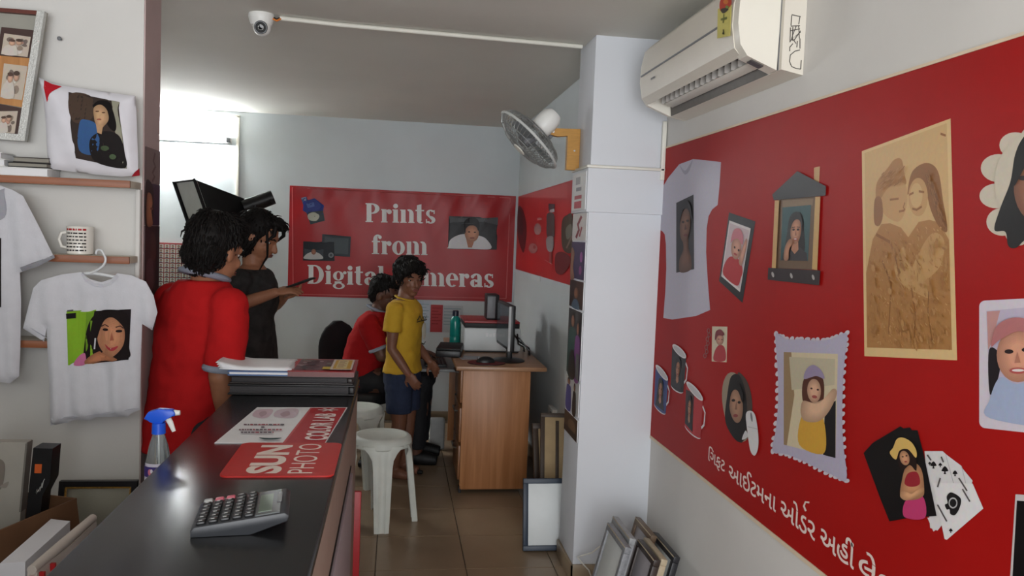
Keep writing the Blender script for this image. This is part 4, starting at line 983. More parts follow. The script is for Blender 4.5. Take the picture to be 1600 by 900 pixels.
# ================================================================== air conditioner
def aircon():
    Y0, Y1 = 2.18, 3.13
    T = thing('air_conditioner', 'white split air conditioner high on the right wall above the red banner', 'air conditioner', (WX, 2.65, 1.97))
    P = [(0, 1.972), (.07, 1.985), (.16, 2.02), (.182, 2.05), (.192, 2.11), (.19, 2.17), (.178, 2.23), (.15, 2.258), (0, 2.266)]
    def V3(d, z, y): return Vector((WX-.0006-d, y, z))
    m_ac = pm('ivory air conditioner plastic', (212, 206, 194), .38, .02, 6)
    m_ac2 = pm('side cover plastic', (222, 218, 206), .4, .02, 6)
    mid = [(0, 1.972), (.066, 1.984), (.074, 2.05), (.14, 2.085), (.163, 2.035), (.178, 2.06), (.186, 2.11), (.184, 2.17), (.172, 2.225), (.145, 2.252), (0, 2.26)]
    MB().prism([V3(d, z, Y0+.075) for d, z in mid], (0, Y1-Y0-.10, 0)).build('housing', m_ac, T, 30)
    # front panel shell
    fp = [(.158, 2.024), (.18, 2.048), (.19, 2.11), (.188, 2.17), (.176, 2.23), (.15, 2.256)]
    inn = [(.152, 2.03), (.174, 2.05), (.184, 2.11), (.182, 2.17), (.17, 2.226), (.146, 2.25)]
    MB().prism([V3(d+.004, z, Y0+.058) for d, z in fp]+[V3(d, z, Y0+.058) for d, z in reversed(inn)], (0, Y1-Y0-.076, 0)).build('front_panel', m_ac, T, 30)
    MB().prism([V3(d, z, Y0+.02) for d, z in P if d > .06]+[V3(.065, 2.265, Y0+.02)], (0, .055, 0)).build('end_cover', m_ac2, T, 30)
    MB().prism([V3(d, z, Y1-.022) for d, z in P], (0, .022, 0)).build('end_cover', m_ac2, T, 30)
    MB().prism([V3(0, 1.972, Y0), V3(.066, 1.984, Y0), V3(.066, 2.266, Y0), V3(0, 2.266, Y0)], (0, .075, 0)).build('back_casing', m_ac, T, 30)
    MB().lohi((WX-.0685, Y0+.017, 1.985), (WX-.0665, Y0+.0205, 2.264)).build('seam', m_grey, T)
    # outlet
    MB().prism([V3(.076, 2.049, Y0+.08), V3(.139, 2.083, Y0+.08), V3(.137, 2.081, Y0+.08), V3(.078, 2.046, Y0+.08)], (0, Y1-Y0-.11, 0)).build('outlet', m_dark, T)
    MB().prism([V3(.066, 1.9845, Y0+.08), V3(.073, 2.048, Y0+.08), V3(.0745, 2.048, Y0+.08), V3(.0685, 1.985, Y0+.08)], (0, Y1-Y0-.11, 0)).build('outlet', pm('outlet grey', (104, 100, 96), .6, .1, 30), T)  # thin grey sheet on the wall side of the slot
    rot = Matrix.Rotation(R(48), 3, 'Y')
    n = 16
    for k in range(n):
        y = Y0+.12+(Y1-Y0-.19)*k/(n-1)
        MB().box((WX-.105, y, 2.038), (.034, .003, .03), Matrix.Rotation(R(-22), 3, 'Z'), .001, 1).build('vane', pm('vane plastic', (176, 172, 166), .45, .03, 20), T)
    MB().box((WX-.094, (Y0+Y1)/2+.005, 2.018), (.036, Y1-Y0-.15, .004), Matrix.Rotation(R(20), 3, 'Y'), .0015).build('louver', m_offw, T)
    MB().tube([(WX-.088, Y0+.09, 2.022), (WX-.088, Y1-.05, 2.022)], .005, 8).build('louver_rod', m_offw, T)
    MB().box((WX-.125, Y0+.045, 2.0035), (.04, .03, .004), Matrix.Rotation(R(21), 3, 'Y')).build('receiver_window', pm('receiver smoke', (70, 66, 66), .2, .05, 30), T)
    # dark trim line on the curved panel
    b = MB(); b.lohi((WX-.1965, Y0+.075, 2.128), (WX-.190, Y1-.02, 2.134)); b.build('trim_line', m_grey, T)
    prints('maker_mark', T, [((96, 96, 98), rect(0, 0, .05, .007)), ((150, 148, 140), rect(.006, .002, .016, .005)), ((150, 148, 140), rect(.022, .002, .03, .005))], lambda u, v, l: Vector((WX-.1953-l, 2.98-u, 2.094+v)))
    # scribbled letters on the near end of the casing
    S6 = zoomf(960, 0, 5)
    st_ = [[(1385, 115), (1455, 130)], [(1385, 120), (1380, 200)], [(1450, 130), (1440, 190)], [(1378, 205), (1450, 200)], [(1378, 240), (1450, 225)], [(1376, 215), (1372, 330)], [(1395, 210), (1390, 320)], [(1420, 205), (1380, 310), (1455, 250)], [(1455, 240), (1400, 320)], [(1440, 200), (1445, 300)],
           [(1370, 330), (1390, 300), (1420, 340)], [(1450, 300), (1450, 380)], [(1430, 320), (1425, 370)], [(1395, 340), (1370, 370), (1370, 400)], [(1450, 390), (1410, 400), (1375, 430), (1368, 480), (1385, 520), (1420, 535), (1455, 540)], [(1460, 470), (1455, 540)]]
    L = [((78, 74, 70), S6(*line(s, 7))) for s in st_]
    prints('scribble', T, L, lambda px, py, l: atY(px, py, Y0-.0006-l*.1))
aircon()
T = thing('paper_tag', 'yellow paper tag with a red flower stuck on the air conditioner', 'tag', (.93, 2.36, 2.02))
ty = 2.40
def ontag(px, py, l): return atX(px, py, WX-.1968-l)
a, b_ = atX(1121, 60, WX-.198), atX(1142, 8, WX-.198)
MB().prism([atX(x, y, WX-.1958) for x, y in ((1122, 14), (1143, 8), (1141, 56), (1121, 60))], (-.001, 0, 0)).build('sheet', pm('yellow tag paper', (196, 186, 96), .6, .05, 30), T)
S6 = zoomf(960, 0, 5)
L = [((190, 60, 40), spl(S6((830, 0), (900, -20), (915, 20), (895, 60), (860, 90), (825, 80)))), ((206, 120, 50), S6(*ellp(870, 15, 20, 18))), ((60, 50, 40), spl(S6((830, 75), (870, 60), (890, 75), (850, 105)))), ((120, 140, 60), S6(*ellp(880, 55, 14, 12))),
     ((110, 116, 50), S6((830, 145), (880, 130), (878, 150), (832, 162))), ((110, 116, 50), S6(*line([(855, 110), (850, 180)], 8))), ((70, 70, 40), S6(*line([(850, 230), (855, 270), (845, 262)], 8)))]
prints('print', T, L, ontag)

# ================================================================== wall fan
def fan():
    C = Vector((.565, 3.56, 1.916)); n = Vector((-.68, .0, -.72)).normalized()
    T = thing('wall_fan', 'white caged wall fan on a wooden bracket beside the pillar', 'fan', (PX0, 3.58, 1.8))
    u_ = n.cross(Vector((0, 1, 0))).normalized(); v_ = n.cross(u_)
    M = Matrix((u_, v_, n)).transposed()
    m_w = pm('bracket wood', (176, 128, 56), .5, .1, 30, stretch=(1, 1, 8))
    m_cage = pm('grey cage wire', (150, 152, 150), .4, .05, 20, metal=.6)
    RR = .166
    cage = MB()
    def circ(r, d): return [C+M @ Vector((r*math.cos(q), r*math.sin(q), d)) for q in [2*math.pi*i/40 for i in range(40)]]
    rim = MB(); rim.tube(circ(RR, 0), .006, 8, closed=True); rim.build('rim', pm('pale rim', (190, 192, 190), .4, .03, 20), T)
    for i in range(48):
        q = 2*math.pi*i/48
        def cp(r, d): return C+M @ Vector((r*math.cos(q), r*math.sin(q), d))
        cage.tube([cp(.03, .058), cp(.09, .05), cp(.145, .026), cp(RR, 0)], .0016, 5)
        cage.tube([cp(.035, -.062), cp(.1, -.052), cp(.15, -.03), cp(RR, 0)], .0016, 5)
    for r, d in ((.06, .056), (.1, .047), (.135, .032)): cage.tube(circ(r, d), .0018, 5, closed=True)
    for r, d in ((.1, -.052), (.14, -.037)): cage.tube(circ(r, d), .0018, 5, closed=True)
    cage.build('cage', m_cage, T)
    MB().lathe([(.001, .064), (.03, .063), (.034, .056), (.001, .054)], C, 24, M).build('badge', m_offw, T)
    MB().lathe([(.001, .03), (.022, .026), (.026, -.02), (.001, -.02)], C, 20, M).build('hub', m_grey, T)
    for k in range(3):
        b = MB(); q0 = 2*math.pi*k/3; rows = []
        for i in range(7):
            r = .022+.118*i/6; wd = .035+.05*math.sin(math.pi*(i+1)/8)
            rows.append(b.ring([C+M @ Vector((r*math.cos(q0+a*wd/r*.5+.25*i/6), r*math.sin(q0+a*wd/r*.5+.25*i/6), .018*a+zz)) for a, zz in ((-1, 0), (-.4, .004), (.4, .004), (1, 0), (.4, .0015), (-.4, .0015))]))
        b.skin(rows); b.build('blade', pm('fan blade grey', (120, 124, 126), .35, .03, 20), T)
    MB().lathe([(.001, -.06), (.04, -.062), (.048, -.075), (.05, -.12), (.046, -.15), (.032, -.168), (.001, -.174)], C, 30, M).build('motor_housing', m_white, T)
    mc = C-n*.10
    MB().tube([mc+Vector((.02, .0, -.03)), Vector((.655, 3.575, 1.945)), Vector((.668, 3.58, 1.935))], [.012, .012, .014], 10).build('neck', m_grey, T)
    pr = [(.662, 1.975), (PX0-.001, 1.978), (PX0-.001, 1.795), (.742, 1.795), (.742, 1.945), (.70, 1.94), (.664, 1.946)]
    b = MB().prism([Vector((x, 3.565, z)) for x, z in pr], (0, .034, 0)); bk = b.build('bracket', m_w, T)
    MB().cyl((.675, 3.563, 1.96), (.675, 3.566, 1.96), .006, None, 10).cyl((.775, 3.563, 1.88), (.775, 3.566, 1.88), .004, None, 10).build('screw', m_chrome, bk)
fan()

# ================================================================== dome camera and its pipe on the ceiling
p = atZ(405, 16, CZ); CC = Vector((p.x, p.y+.06, CZ))
T = thing('dome_camera', 'white dome security camera on the ceiling', 'camera', tuple(CC))
MB().lathe([(.001, 0), (.05, 0), (.052, -.012), (.047, -.03), (.04, -.046), (.001, -.05)], CC, 32).build('base', m_white, T)
ce = CC+Vector((.004, -.008, -.052))
bl = MB().ell(ce, (.036, .036, .036), None, 24, 14).build('ball', m_white, T)
n = (Vector((.0, -1.0, -.28))).normalized(); u_ = n.cross(Vector((1, 0, 0))).normalized(); v_ = n.cross(u_); M = Matrix((u_, v_, n)).transposed()
MB().lathe([(.001, .03), (.026, .03), (.026, .0345), (.001, .034)], ce, 24, M).build('lens_ring', m_dark, bl)
MB().lathe([(.021, .034), (.024, .034), (.024, .0365), (.021, .0365)], ce, 24, M, False).build('bezel_ring', m_grey, bl)
MB().lathe([(.001, .034), (.009, .034), (.009, .038), (.001, .039)], ce, 18, M).build('lens', pm('lens glass', (10, 10, 14), .08, .05, 10), bl)
MB().tube([CC+Vector((.045, -.01, -.012)), CC+Vector((.06, -.015, -.02)), CC+Vector((.075, -.01, -.012))], .005, 8).build('black_lead', m_black, T)
MB().tube([CC+Vector((.045, -.016, -.018)), CC+Vector((.062, -.02, -.026)), CC+Vector((.078, -.012, -.014))], .004, 8).build('orange_lead', pm('orange lead', (206, 120, 50), .5, .04, 20), T)
b = MB(); b.tube([Vector((CC.x+.072, CC.y-.008, CZ-.012)), Vector((CC.x+.3, CC.y+.03, CZ-.011)), Vector((PX0-.02, 3.52, CZ-.011))], .0095, 12)
tag(b.build('cable_pipe', m_offw), 'thin cream conduit pipe running along the ceiling from camera to pillar', 'pipe')

# ================================================================== tube light, softbox and photo board at the back left
T = thing('tube_light', 'glowing fluorescent tube light on the back wall at the left', 'lamp', (-1.75, BY, 2.1))
zt = 2.128
MB().cyl((-2.36, BY-.055, zt), (-1.285, BY-.055, zt), .0145, None, 16).build('tube', pm('lit tube', (250, 253, 255), .4, .0, 5, emit=90), T)
MB().lohi((-2.39, BY-.035, zt-.02), (-1.255, BY-.001, zt+.02), .004).build('batten', m_white, T)
for x in (-2.385, -1.285): MB().lohi((x, BY-.075, zt-.018), (x+.028, BY-.034, zt+.018), .004).build('end_holder', m_grey, T)
def softbox():
    T = thing('studio_softbox', 'black studio softbox light with pale front on a stand', 'studio light', (-.9, 5.3, 0))
    f = [atY(271, 284, 5.26), atY(303, 280, 5.10), atY(350, 415, 5.06), atY(318, 420, 5.22)]
    ap = atY(388, 322, 5.22); bk = [ap+(p-sum(f, Vector((0, 0, 0)))/4)*.14 for p in f]
    b = MB(); b.skin([b.ring(f), b.ring(bk)], True, False)
    o = b.build('shade', pm('black softbox cloth', (16, 16, 18), .7, .1, 30), T); mo = o.modifiers.new('thickness', 'SOLIDIFY'); mo.thickness = .006
    c = sum(f, Vector((0, 0, 0)))/4
    MB().prism([p+(c-p)*.04+(ap-c)*.03 for p in f], (ap-c)*.02).build('diffuser', pm('diffuser cloth', (186, 190, 188), .8, .04, 20), T)
    b = MB(); b.tube(f, .009, 6, closed=True); b.build('rim', m_black, T)
    MB().cyl(ap-(ap-c).normalized()*.03, ap+(ap-c).normalized()*.16, .05, .045, 18).build('lamp_head', m_black, T)
    MB().tube([ap+Vector((.05, 0, .03)), ap+Vector((.12, -.01, .055)), ap+Vector((.16, -.02, .02))], .006, 8).build('handle', m_black, T)
    MB().cyl((-.86, 5.12, .35), (-.86, 5.12, 1.62), .014, .011, 12).build('pole', m_black, T)
    for k in range(3):
        a = 2*math.pi*k/3+.4; MB().tube([(-.86, 5.12, .5), (-.86+.34*math.cos(a), 5.12+.34*math.sin(a), .012)], .01, 8).build('leg', m_black, T)
softbox()
T = thing('photo_board', 'red board covered with rows of small portrait photos on the back wall', 'photo board', (-1.65, BY, .88))
a, b_ = atY(200, 377, BY), atY(300, 478, BY)
MB().lohi((a.x, BY-.012, b_.z), (b_.x, BY-.001, a.z), .002).build('board', pm('dark red board', (120, 36, 38), .5, .05, 20), T)
x = a.x+.012; k = 0
while x < b_.x-.03:
    z = a.z-.012
    while z > b_.z+.035:
        big = abs(x-(b_.x-.062)) < .03 and z < a.z-.2
        L = [((190, 190, 182), rect(0, 0, .036, .03)), ((70, 60, 56), ellp(.018, .017, .008, .009, 0, 10)), ((160, 130, 110), ellp(.018, .015, .006, .007, 0, 10)), ((90, 90, 100), [(.006, 0), (.012, .007), (.024, .007), (.03, 0)])]
        prints('photo', T, L, lambda u, v, l, x=x, z=z: Vector((x+u, BY-.0125-l, z-.03+v)))
        z -= .036
    x += .042; k += 1
# ================================================================== posters on the pillar's inner side
def side_poster(name, label, py0, py1, xs, layers, cat='poster', x_=PX0, y0=PY0+.012, y1=PY1-.01):
    zt_, zb_ = atX(xs, py0, x_).z, atX(xs, py1, x_).z
    T = thing(name, label, cat, (x_, (y0+y1)/2, zb_), group='posters on the pillar side')
    MB().lohi((x_-.003, y0, zb_), (x_-.0004, y1, zt_)).build('sheet', m_paper, T)
    prints('print', T, layers, lambda u, v, l: Vector((x_-.0032-l, y1-(y1-y0)*u, zt_-(zt_-zb_)*v)))
def person_print(cx, w_, top, cloth, skin=SKIN2):
    return [(cloth, spl([(cx-w_, 1), (cx-w_*.9, top+.35), (cx-w_*.3, top+.26), (cx+w_*.3, top+.26), (cx+w_*.9, top+.35), (cx+w_, 1)])), (HAIR, ellp(cx, top+.13, w_*.55, .12, 0, 14)), (skin, ellp(cx, top+.16, w_*.4, .09, 0, 14))]
side_poster('wall_card', 'white card with grey and red print on the pillar band side', 273, 329, 900, [((214, 214, 212), rect(0, 0, 1, 1)), ((150, 150, 154), rect(.25, .1, .6, .3)), ((120, 120, 126), rect(.3, .38, .7, .48)), ((170, 70, 80), rect(.2, .6, .75, .7)), ((176, 56, 66), rect(.2, .76, .75, .95))], 'card', PX0-.0122, PY0+.004, PY1-.03)
side_poster('wall_card', 'white card with dark red script below the pillar band', 334, 376, 906, [((206, 204, 200), rect(0, 0, 1, 1)), ((130, 40, 50), line([(.3, .9), (.5, .6), (.4, .4), (.65, .1)], .14)), ((150, 60, 66), line([(.55, .85), (.7, .5)], .1))], 'card')
side_poster('wall_poster', 'purple night-coloured poster under the script card', 378, 436, 903, [((52, 44, 84), rect(0, 0, 1, 1)), ((150, 80, 150), ellp(.75, .4, .1, .14)), ((130, 60, 120), ellp(.72, .75, .1, .12)), ((150, 112, 90), spl([(0, .2), (.25, .3), (.2, .7), (.3, 1), (0, 1)]))])
side_poster('wall_poster', 'brown portrait poster below the purple one', 438, 481, 900, [((64, 42, 34), rect(0, 0, 1, 1)), ((44, 30, 26), rect(0, 0, .5, 1)), ((130, 90, 66), ellp(.5, .45, .16, .2)), ((60, 84, 104), spl([(.25, 1), (.35, .72), (.65, .7), (.8, 1)]))])
side_poster('wall_poster', 'tall poster of two people in green and violet', 483, 588, 897, [((46, 44, 48), rect(0, 0, 1, 1))]+person_print(.35, .3, .02, (36, 72, 66))+person_print(.78, .2, .1, (120, 66, 130))+[((24, 22, 24), spl([(.2, 1), (.3, .65), (.6, .65), (.7, 1)])), ((90, 92, 96), rect(.75, .62, 1, 1))])
side_poster('wall_poster', 'white poster with one figure in blue and one in black', 590, 642, 893, [((196, 196, 194), rect(0, 0, 1, 1))]+person_print(.25, .2, .0, (62, 66, 130))+person_print(.72, .12, .05, (22, 22, 24)))
side_poster('wall_poster', 'dark brown poster lowest on the pillar side', 644, 678, 890, [((70, 54, 40), rect(0, 0, 1, 1)), ((104, 82, 60), ellp(.6, .5, .3, .3)), ((44, 36, 32), rect(0, .7, 1, 1))])

# ================================================================== banner on the rear right wall
def rear_banner():
    T = thing('side_banner', 'red banner on the rear right wall with dark product pictures', 'banner', (RX, 5.4, 1.2))
    zt_, zb_ = 1.812, 1.235; y0, y1 = 3.9, 6.37
    MB().lohi((RX-.004, y0, zb_), (RX-.0004, y1, zt_), .001, 1).build('sheet', pm('red side flex', (178, 32, 34), .36, .05, 4, .05, 10, spec=.3), T)
    S5 = zoomf(740, 270, 5)
    on = lambda px, py, l: atX(px, py, RX-.0045-l)
    L = [((196, 84, 84), S5((350, 190), (480, 150), (730, 82), (730, 200)))]
    L += [((92, 22, 30), spl(S5((350, 265), (385, 290), (412, 400), (410, 520), (388, 625), (350, 520), (340, 400)))), ((60, 24, 30), spl(S5((352, 290), (380, 330), (385, 480), (350, 450))))]
    L += [((150, 110, 110), S5(*ellp(500, 440, 28, 46))), ((190, 120, 118), S5(*ellp(515, 360, 20, 10))), ((180, 110, 108), S5(*ellp(465, 590, 34, 40))), ((168, 48, 52), S5(*ellp(475, 580, 10, 14)))]
    L += [((60, 44, 48), S5((585, 240), (635, 245), (630, 310), (585, 300))), ((170, 170, 172), S5((595, 290), (628, 280), (632, 305), (600, 312))), ((84, 70, 70), spl(S5((575, 320), (625, 320), (632, 400), (628, 500), (575, 500), (570, 400)))), ((150, 146, 146), spl(S5((570, 510), (620, 500), (622, 590), (600, 620), (572, 590)))), ((150, 60, 60), S5((590, 620), (612, 615), (612, 715), (590, 705))), ((206, 150, 146), S5(*line([(555, 680), (615, 716)], 5)))]
    L += [((70, 66, 50), spl(S5((690, 380), (730, 330), (770, 340), (770, 600), (720, 620), (690, 560)))), ((120, 122, 110), spl(S5((720, 440), (760, 400), (768, 480), (730, 520)))), ((130, 110, 100), S5(*line([(725, 590), (770, 490)], 12)))]
    L += [((104, 26, 30), spl(S5((640, 640), (700, 620), (760, 680), (700, 790), (640, 770))))]
    prints('print', T, L, on)
    # torn edge pieces below
    MB().lohi((RX-.003, 5.25, zb_-.035), (RX-.0004, 5.62, zb_-.0005)).build('loose_edge', pm('white paper edge', (200, 204, 204), .6, .02, 20), T)
rear_banner()

# ================================================================== left side: shelves and what they carry
m_sh = pm('shelf laminate', (196, 188, 172), .5, .03, 10)
m_she = wood('orange brown shelf edge', (128, 72, 40), (156, 92, 54), .45, (3, 30, 30))
SY = 2.88
for zt_, lb in ((1.622, 'upper wall shelf with orange brown edge carrying the photo cushion'), (1.366, 'middle wall shelf with orange brown edge carrying the mug'), (1.075, 'lower wall shelf with orange brown edge behind the hanging shirts')):
    T = thing('wall_shelf', lb, 'shelf', (-1.5, EY0, zt_), group='shelves on the left wall')
    MB().lohi((-2.3, SY+.008, zt_-.022), (-.892, EY0-.0005, zt_), .001).build('board', m_sh, T)
    MB().lohi((-2.3, SY, zt_-.024), (-.892, SY+.008, zt_), .001).build('front_edge', m_she, T)
o = struct(MB().lohi((-.902, EY0-.03, .98), (-.886, EY0-.0005, 1.598), .004).build('trim_3', m_wall))
# nail
tag(MB().cyl((atY(96, 62, EY0).x, EY0-.018, atY(96, 62, EY0).z), (atY(96, 62, EY0).x, EY0-.0005, atY(96, 62, EY0).z), .0045, .003, 10).ell((atY(96, 62, EY0).x, EY0-.019, atY(96, 62, EY0).z), (.007, .004, .007)).build('wall_nail', m_grey), 'small dark nail in the bare wall above the cushion', 'nail')

# mug
def mug():
    cx, cy, zb = atY(125, 398, 2.935).x, 2.935, 1.3665
    T = thing('printed_mug', 'white mug printed with red and black lines on the middle shelf', 'mug', (cx, cy, zb))
    m = pm('glazed white ceramic', (226, 222, 214), .15, .02, 10)
    MB().lathe([(.001, .0), (.036, 0), (.041, .004), (.042, .094), (.0405, .096), (.0385, .094), (.038, .008), (.001, .007)], (cx, cy, zb), 36).build('cup', m, T)
    pts = [(cx-.04, cy, zb+.075), (cx-.058, cy-.003, zb+.072), (cx-.066, cy-.004, zb+.05), (cx-.058, cy-.003, zb+.026), (cx-.04, cy, zb+.022)]
    MB().tube(pts, .0055, 10).build('handle', m, T)
    L = []
    for r_ in range(7):
        a = -.85
        while a < .75:
            w_ = random.uniform(.12, .34)
            L.append(((170, 40, 44) if r_ == 0 else (44, 40, 40), rect(a, .082-r_*.0115, min(a+w_, .8), .0865-r_*.0115+(.002 if r_ == 0 else 0)))); a += w_+.07
    prints('print', T, L, lambda u, v, l: Vector((cx+(.0423+l*.02)*math.sin(u), cy-(.0423+l*.02)*math.cos(u), zb+v)), dense=.04)
mug()

# photo cushion
def cushion():
    cy = 2.925
    T = thing('photo_cushion', 'white photo cushion with red corners leaning on the upper shelf', 'cushion', (-1.03, cy, 1.622))
    px = [(61, 121), (80, 130), (100, 134), (150, 141), (190, 147), (212, 150), (213, 175), (214, 210), (216, 250), (216, 274), (190, 276), (150, 273), (110, 268), (78, 264), (74, 240), (72, 200), (68, 160)]
    poly = [(p.x, max(p.z, 1.6235)) for p in (atY(x, y, cy) for x, y in px)]
    def fr(p): return .052*math.sqrt(min(1, edist(p, poly)/.11))*(1-.0*p[0])+.002*math.sin(p[0]*70+p[1]*30)
    def bk(p): return .04*math.sqrt(min(1, edist(p, poly)/.11))
    to3 = lambda u, v, d_: Vector((u, cy-d_, v))
    puffed('cover', poly, .012, fr, bk, to3, pm('white satin cover', (216, 214, 220), .5, .03, 20, .15, 30), T)
    def on(px_, py_, l):
        p = atY(px_, py_, cy-.045); q = (p.x, p.z); return Vector((p.x, cy-fr(q)-.0015-l, p.z))
    L = [((58, 48, 44), [(103, 142), (184, 158), (195, 263), (117, 247)]), ((78, 62, 52), spl([(106, 146), (140, 150), (145, 185), (115, 190)])), ((150, 148, 130), [(172, 156), (184, 158), (195, 263), (186, 262)]),
         ((58, 92, 140), spl([(126, 192), (138, 188), (152, 195), (158, 215), (150, 240), (124, 235)])), ((34, 30, 30), spl([(145, 215), (165, 205), (185, 212), (193, 240), (192, 262), (150, 254), (140, 235)])),
         ((22, 18, 18), spl([(144, 165), (152, 156), (168, 158), (176, 172), (181, 195), (178, 205), (168, 195), (160, 170), (150, 170)])), ((190, 152, 116), spl([(146, 168), (156, 163), (167, 172), (170, 186), (164, 196), (156, 204), (152, 196), (148, 184)])), ((186, 148, 112), [(152, 195), (162, 196), (160, 210), (154, 208)]), ((90, 60, 50), ellp(152, 174, 3, 1)), ((90, 60, 50), ellp(162, 176, 3, 1)), ((150, 80, 70), ellp(156, 187, 3.5, 1.2)),
         ((70, 84, 60), ellp(165, 232, 6, 4)), ((80, 96, 70), ellp(176, 245, 5, 4))]
    prints('photo_print', T, L, on, mat=PRINTF, dense=7)
    prints('red_corner', T, [((186, 30, 44), [(61.5, 122), (75, 128.5), (90, 132), (78, 142), (69, 158), (65, 140)])], on, mat=PRINTF, dense=5); prints('red_corner', T, [((150, 28, 40), [(214, 262), (215, 273.5), (200, 275), (206, 268)])], on, mat=PRINTF, dense=5)
cushion()

# booklets on the upper shelf
mb = [pm('white book cover', (222, 222, 220), .5, .02, 20), pm('black book cover', (28, 26, 26), .45, .1, 20), pm('grey page block', (140, 136, 126), .8, .1, 30, stretch=(1, 1, 40)), pm('brown black cover', (52, 44, 40), .45, .1, 20)]
def booklet(x0, x1, z0_, h, cover, rz, label, y0=2.89, y1=2.992):
    T = thing('booklet', label, 'book', ((x0+x1)/2, (y0+y1)/2, z0_), rz, 'booklets piled on the upper shelf', local=True)
    hx, hy = (x1-x0)/2, (y1-y0)/2
    MB().lohi((-hx, -hy, 0), (hx, hy, .003), .001, 1).build('back_cover', cover, T); MB().lohi((-hx+.003, -hy+.002, .003), (hx-.004, hy, h-.003)).build('pages', mb[2] if cover is not mb[0] else m_paper, T)
    MB().lohi((-hx, -hy, h-.003), (hx, hy, h), .001, 1).build('front_cover', cover, T)
zz = 1.6225
xr = atY(76, 255, 2.88).x
booklet(-1.5, xr-.005, zz, .028, mb[0], 0, 'thick white booklet lying lowest on the upper shelf')
booklet(xr-.13, xr-.004, zz+.0285, .016, mb[1], R(-2), 'black-covered booklet on the white one next to the cushion')
booklet(xr-.12, xr-.008, zz+.045, .018, mb[3], R(3), 'dark brown booklet topmost beside the cushion', 2.90)
booklet(-1.5, xr-.138, zz+.0285, .024, mb[0], 0, 'white booklet left of the black one in the pile')
booklet(-1.5, xr-.15, zz+.053, .022, mb[0], R(1), 'topmost white booklet in the left pile of the upper shelf')

# collage frame
def collage():
    cy = 2.955
    T = thing('collage_frame', 'tall silver collage frame with three photos tilted on the upper shelf', 'photo frame', (-1.3, cy, 1.72))
    def pr(nm, pts, d0, d1, mt, par=None):
        b = MB(); b.prism([Vector((atY(x, y, cy).x, cy-d0, atY(x, y, cy).z)) for x, y in pts], (0, -(d1-d0), 0)); return b.build(nm, mt, par or T)
    silver = pm('beaded silver moulding', (190, 190, 186), .35, .12, 140, .5, 220, metal=.3)
    TR, BR, TL, BL = (75, 21), (44, 222), (-92, 8), (-123, 209)
    def lp(a, b, t): return (a[0]+(b[0]-a[0])*t, a[1]+(b[1]-a[1])*t)
    pr('backing', [TL, TR, BR, BL], 0, .008, pm('grey mat board', (150, 148, 138), .7, .04, 20))
    pr('frame_stile', [lp(TL, TR, .93), TR, BR, lp(BL, BR, .93)], .008, .028, silver)
    pr('frame_stile', [TL, lp(TL, TR, .07), lp(BL, BR, .07), BL], .008, .028, silver)
    pr('frame_rail', [lp(TL, TR, .07), lp(TL, TR, .93), lp(lp(TL, TR, .93), lp(BL, BR, .93), .03), lp(lp(TL, TR, .07), lp(BL, BR, .07), .03)], .008, .028, pm('dark red brown edge', (96, 44, 34), .45, .1, 30))
    pr('frame_rail', [lp(lp(TL, TR, .07), lp(BL, BR, .07), .95), lp(lp(TL, TR, .93), lp(BL, BR, .93), .95), lp(BL, BR, .93), lp(BL, BR, .07)], .008, .028, silver)
    w1 = pm('dark brown mount', (62, 38, 32), .5, .1, 30); w2 = wood('orange wood mount', (168, 112, 56), (190, 134, 74), .45, (30, 30, 3))
    S = zoomf(0, 0, 4)
    for q, mt, ph, dx in [(a_, b_, c_, d_) for d_ in (0, -250) for a_, b_, c_ in (([(22, 175), (250, 198), (218, 372), (-10, 350)], w1, [(40, 215), (205, 238), (185, 362), (20, 345)]), ([(-20, 350), (218, 372), (178, 680), (-60, 640)], w2, [(38, 402), (185, 420), (150, 630), (15, 612)]), ([(-40, 645), (172, 684), (150, 880), (-70, 850)], w1, [(0, 700), (125, 698), (105, 838), (-10, 830)]))]:
        q = [(x+dx, y+dx*.07) for x, y in q]; ph = [(x+dx, y+dx*.07) for x, y in ph]
        mt_o = pr('mount', S(*q), .008, .014, mt)
        qm = quadmap(S(*ph))
        L = [((196, 182, 166), qm((0, 0), (1, 0), (1, 1), (0, 1)))]
        for k in range(10): L.append((random.choice([(150, 132, 118), (214, 206, 196), (120, 106, 98), (196, 150, 130)]), qm(*ellp(random.uniform(.15, .85), random.uniform(.15, .85), random.uniform(.06, .16), random.uniform(.05, .14), random.uniform(0, 90), 12))))
        L += [((206, 196, 186), qm(*spl([(.05, .98), (.12, .6), (.4, .5), (.55, .6), (.6, .98)]))), ((200, 160, 136), qm(*ellp(.36, .42, .12, .13))), ((186, 150, 128), qm(*ellp(.62, .36, .12, .13))), ((80, 64, 56), qm(*ellp(.62, .25, .13, .07))), ((90, 70, 60), qm(*ellp(.35, .3, .12, .06)))]
        prints('photo', T, L, lambda px, py, l: Vector((atY(px, py, cy).x, cy-.0145-l, atY(px, py, cy).z)))
    MB().ell((atY(1, 124, cy).x, cy-.016, atY(1, 124, cy).z), (.004, .003, .004)).build('knob', m_dark, T)
    MB().lohi((-1.62, cy-.03, 1.70), (-1.36, cy+.02, 1.722)).build('foot', m_dbw, T)
collage()

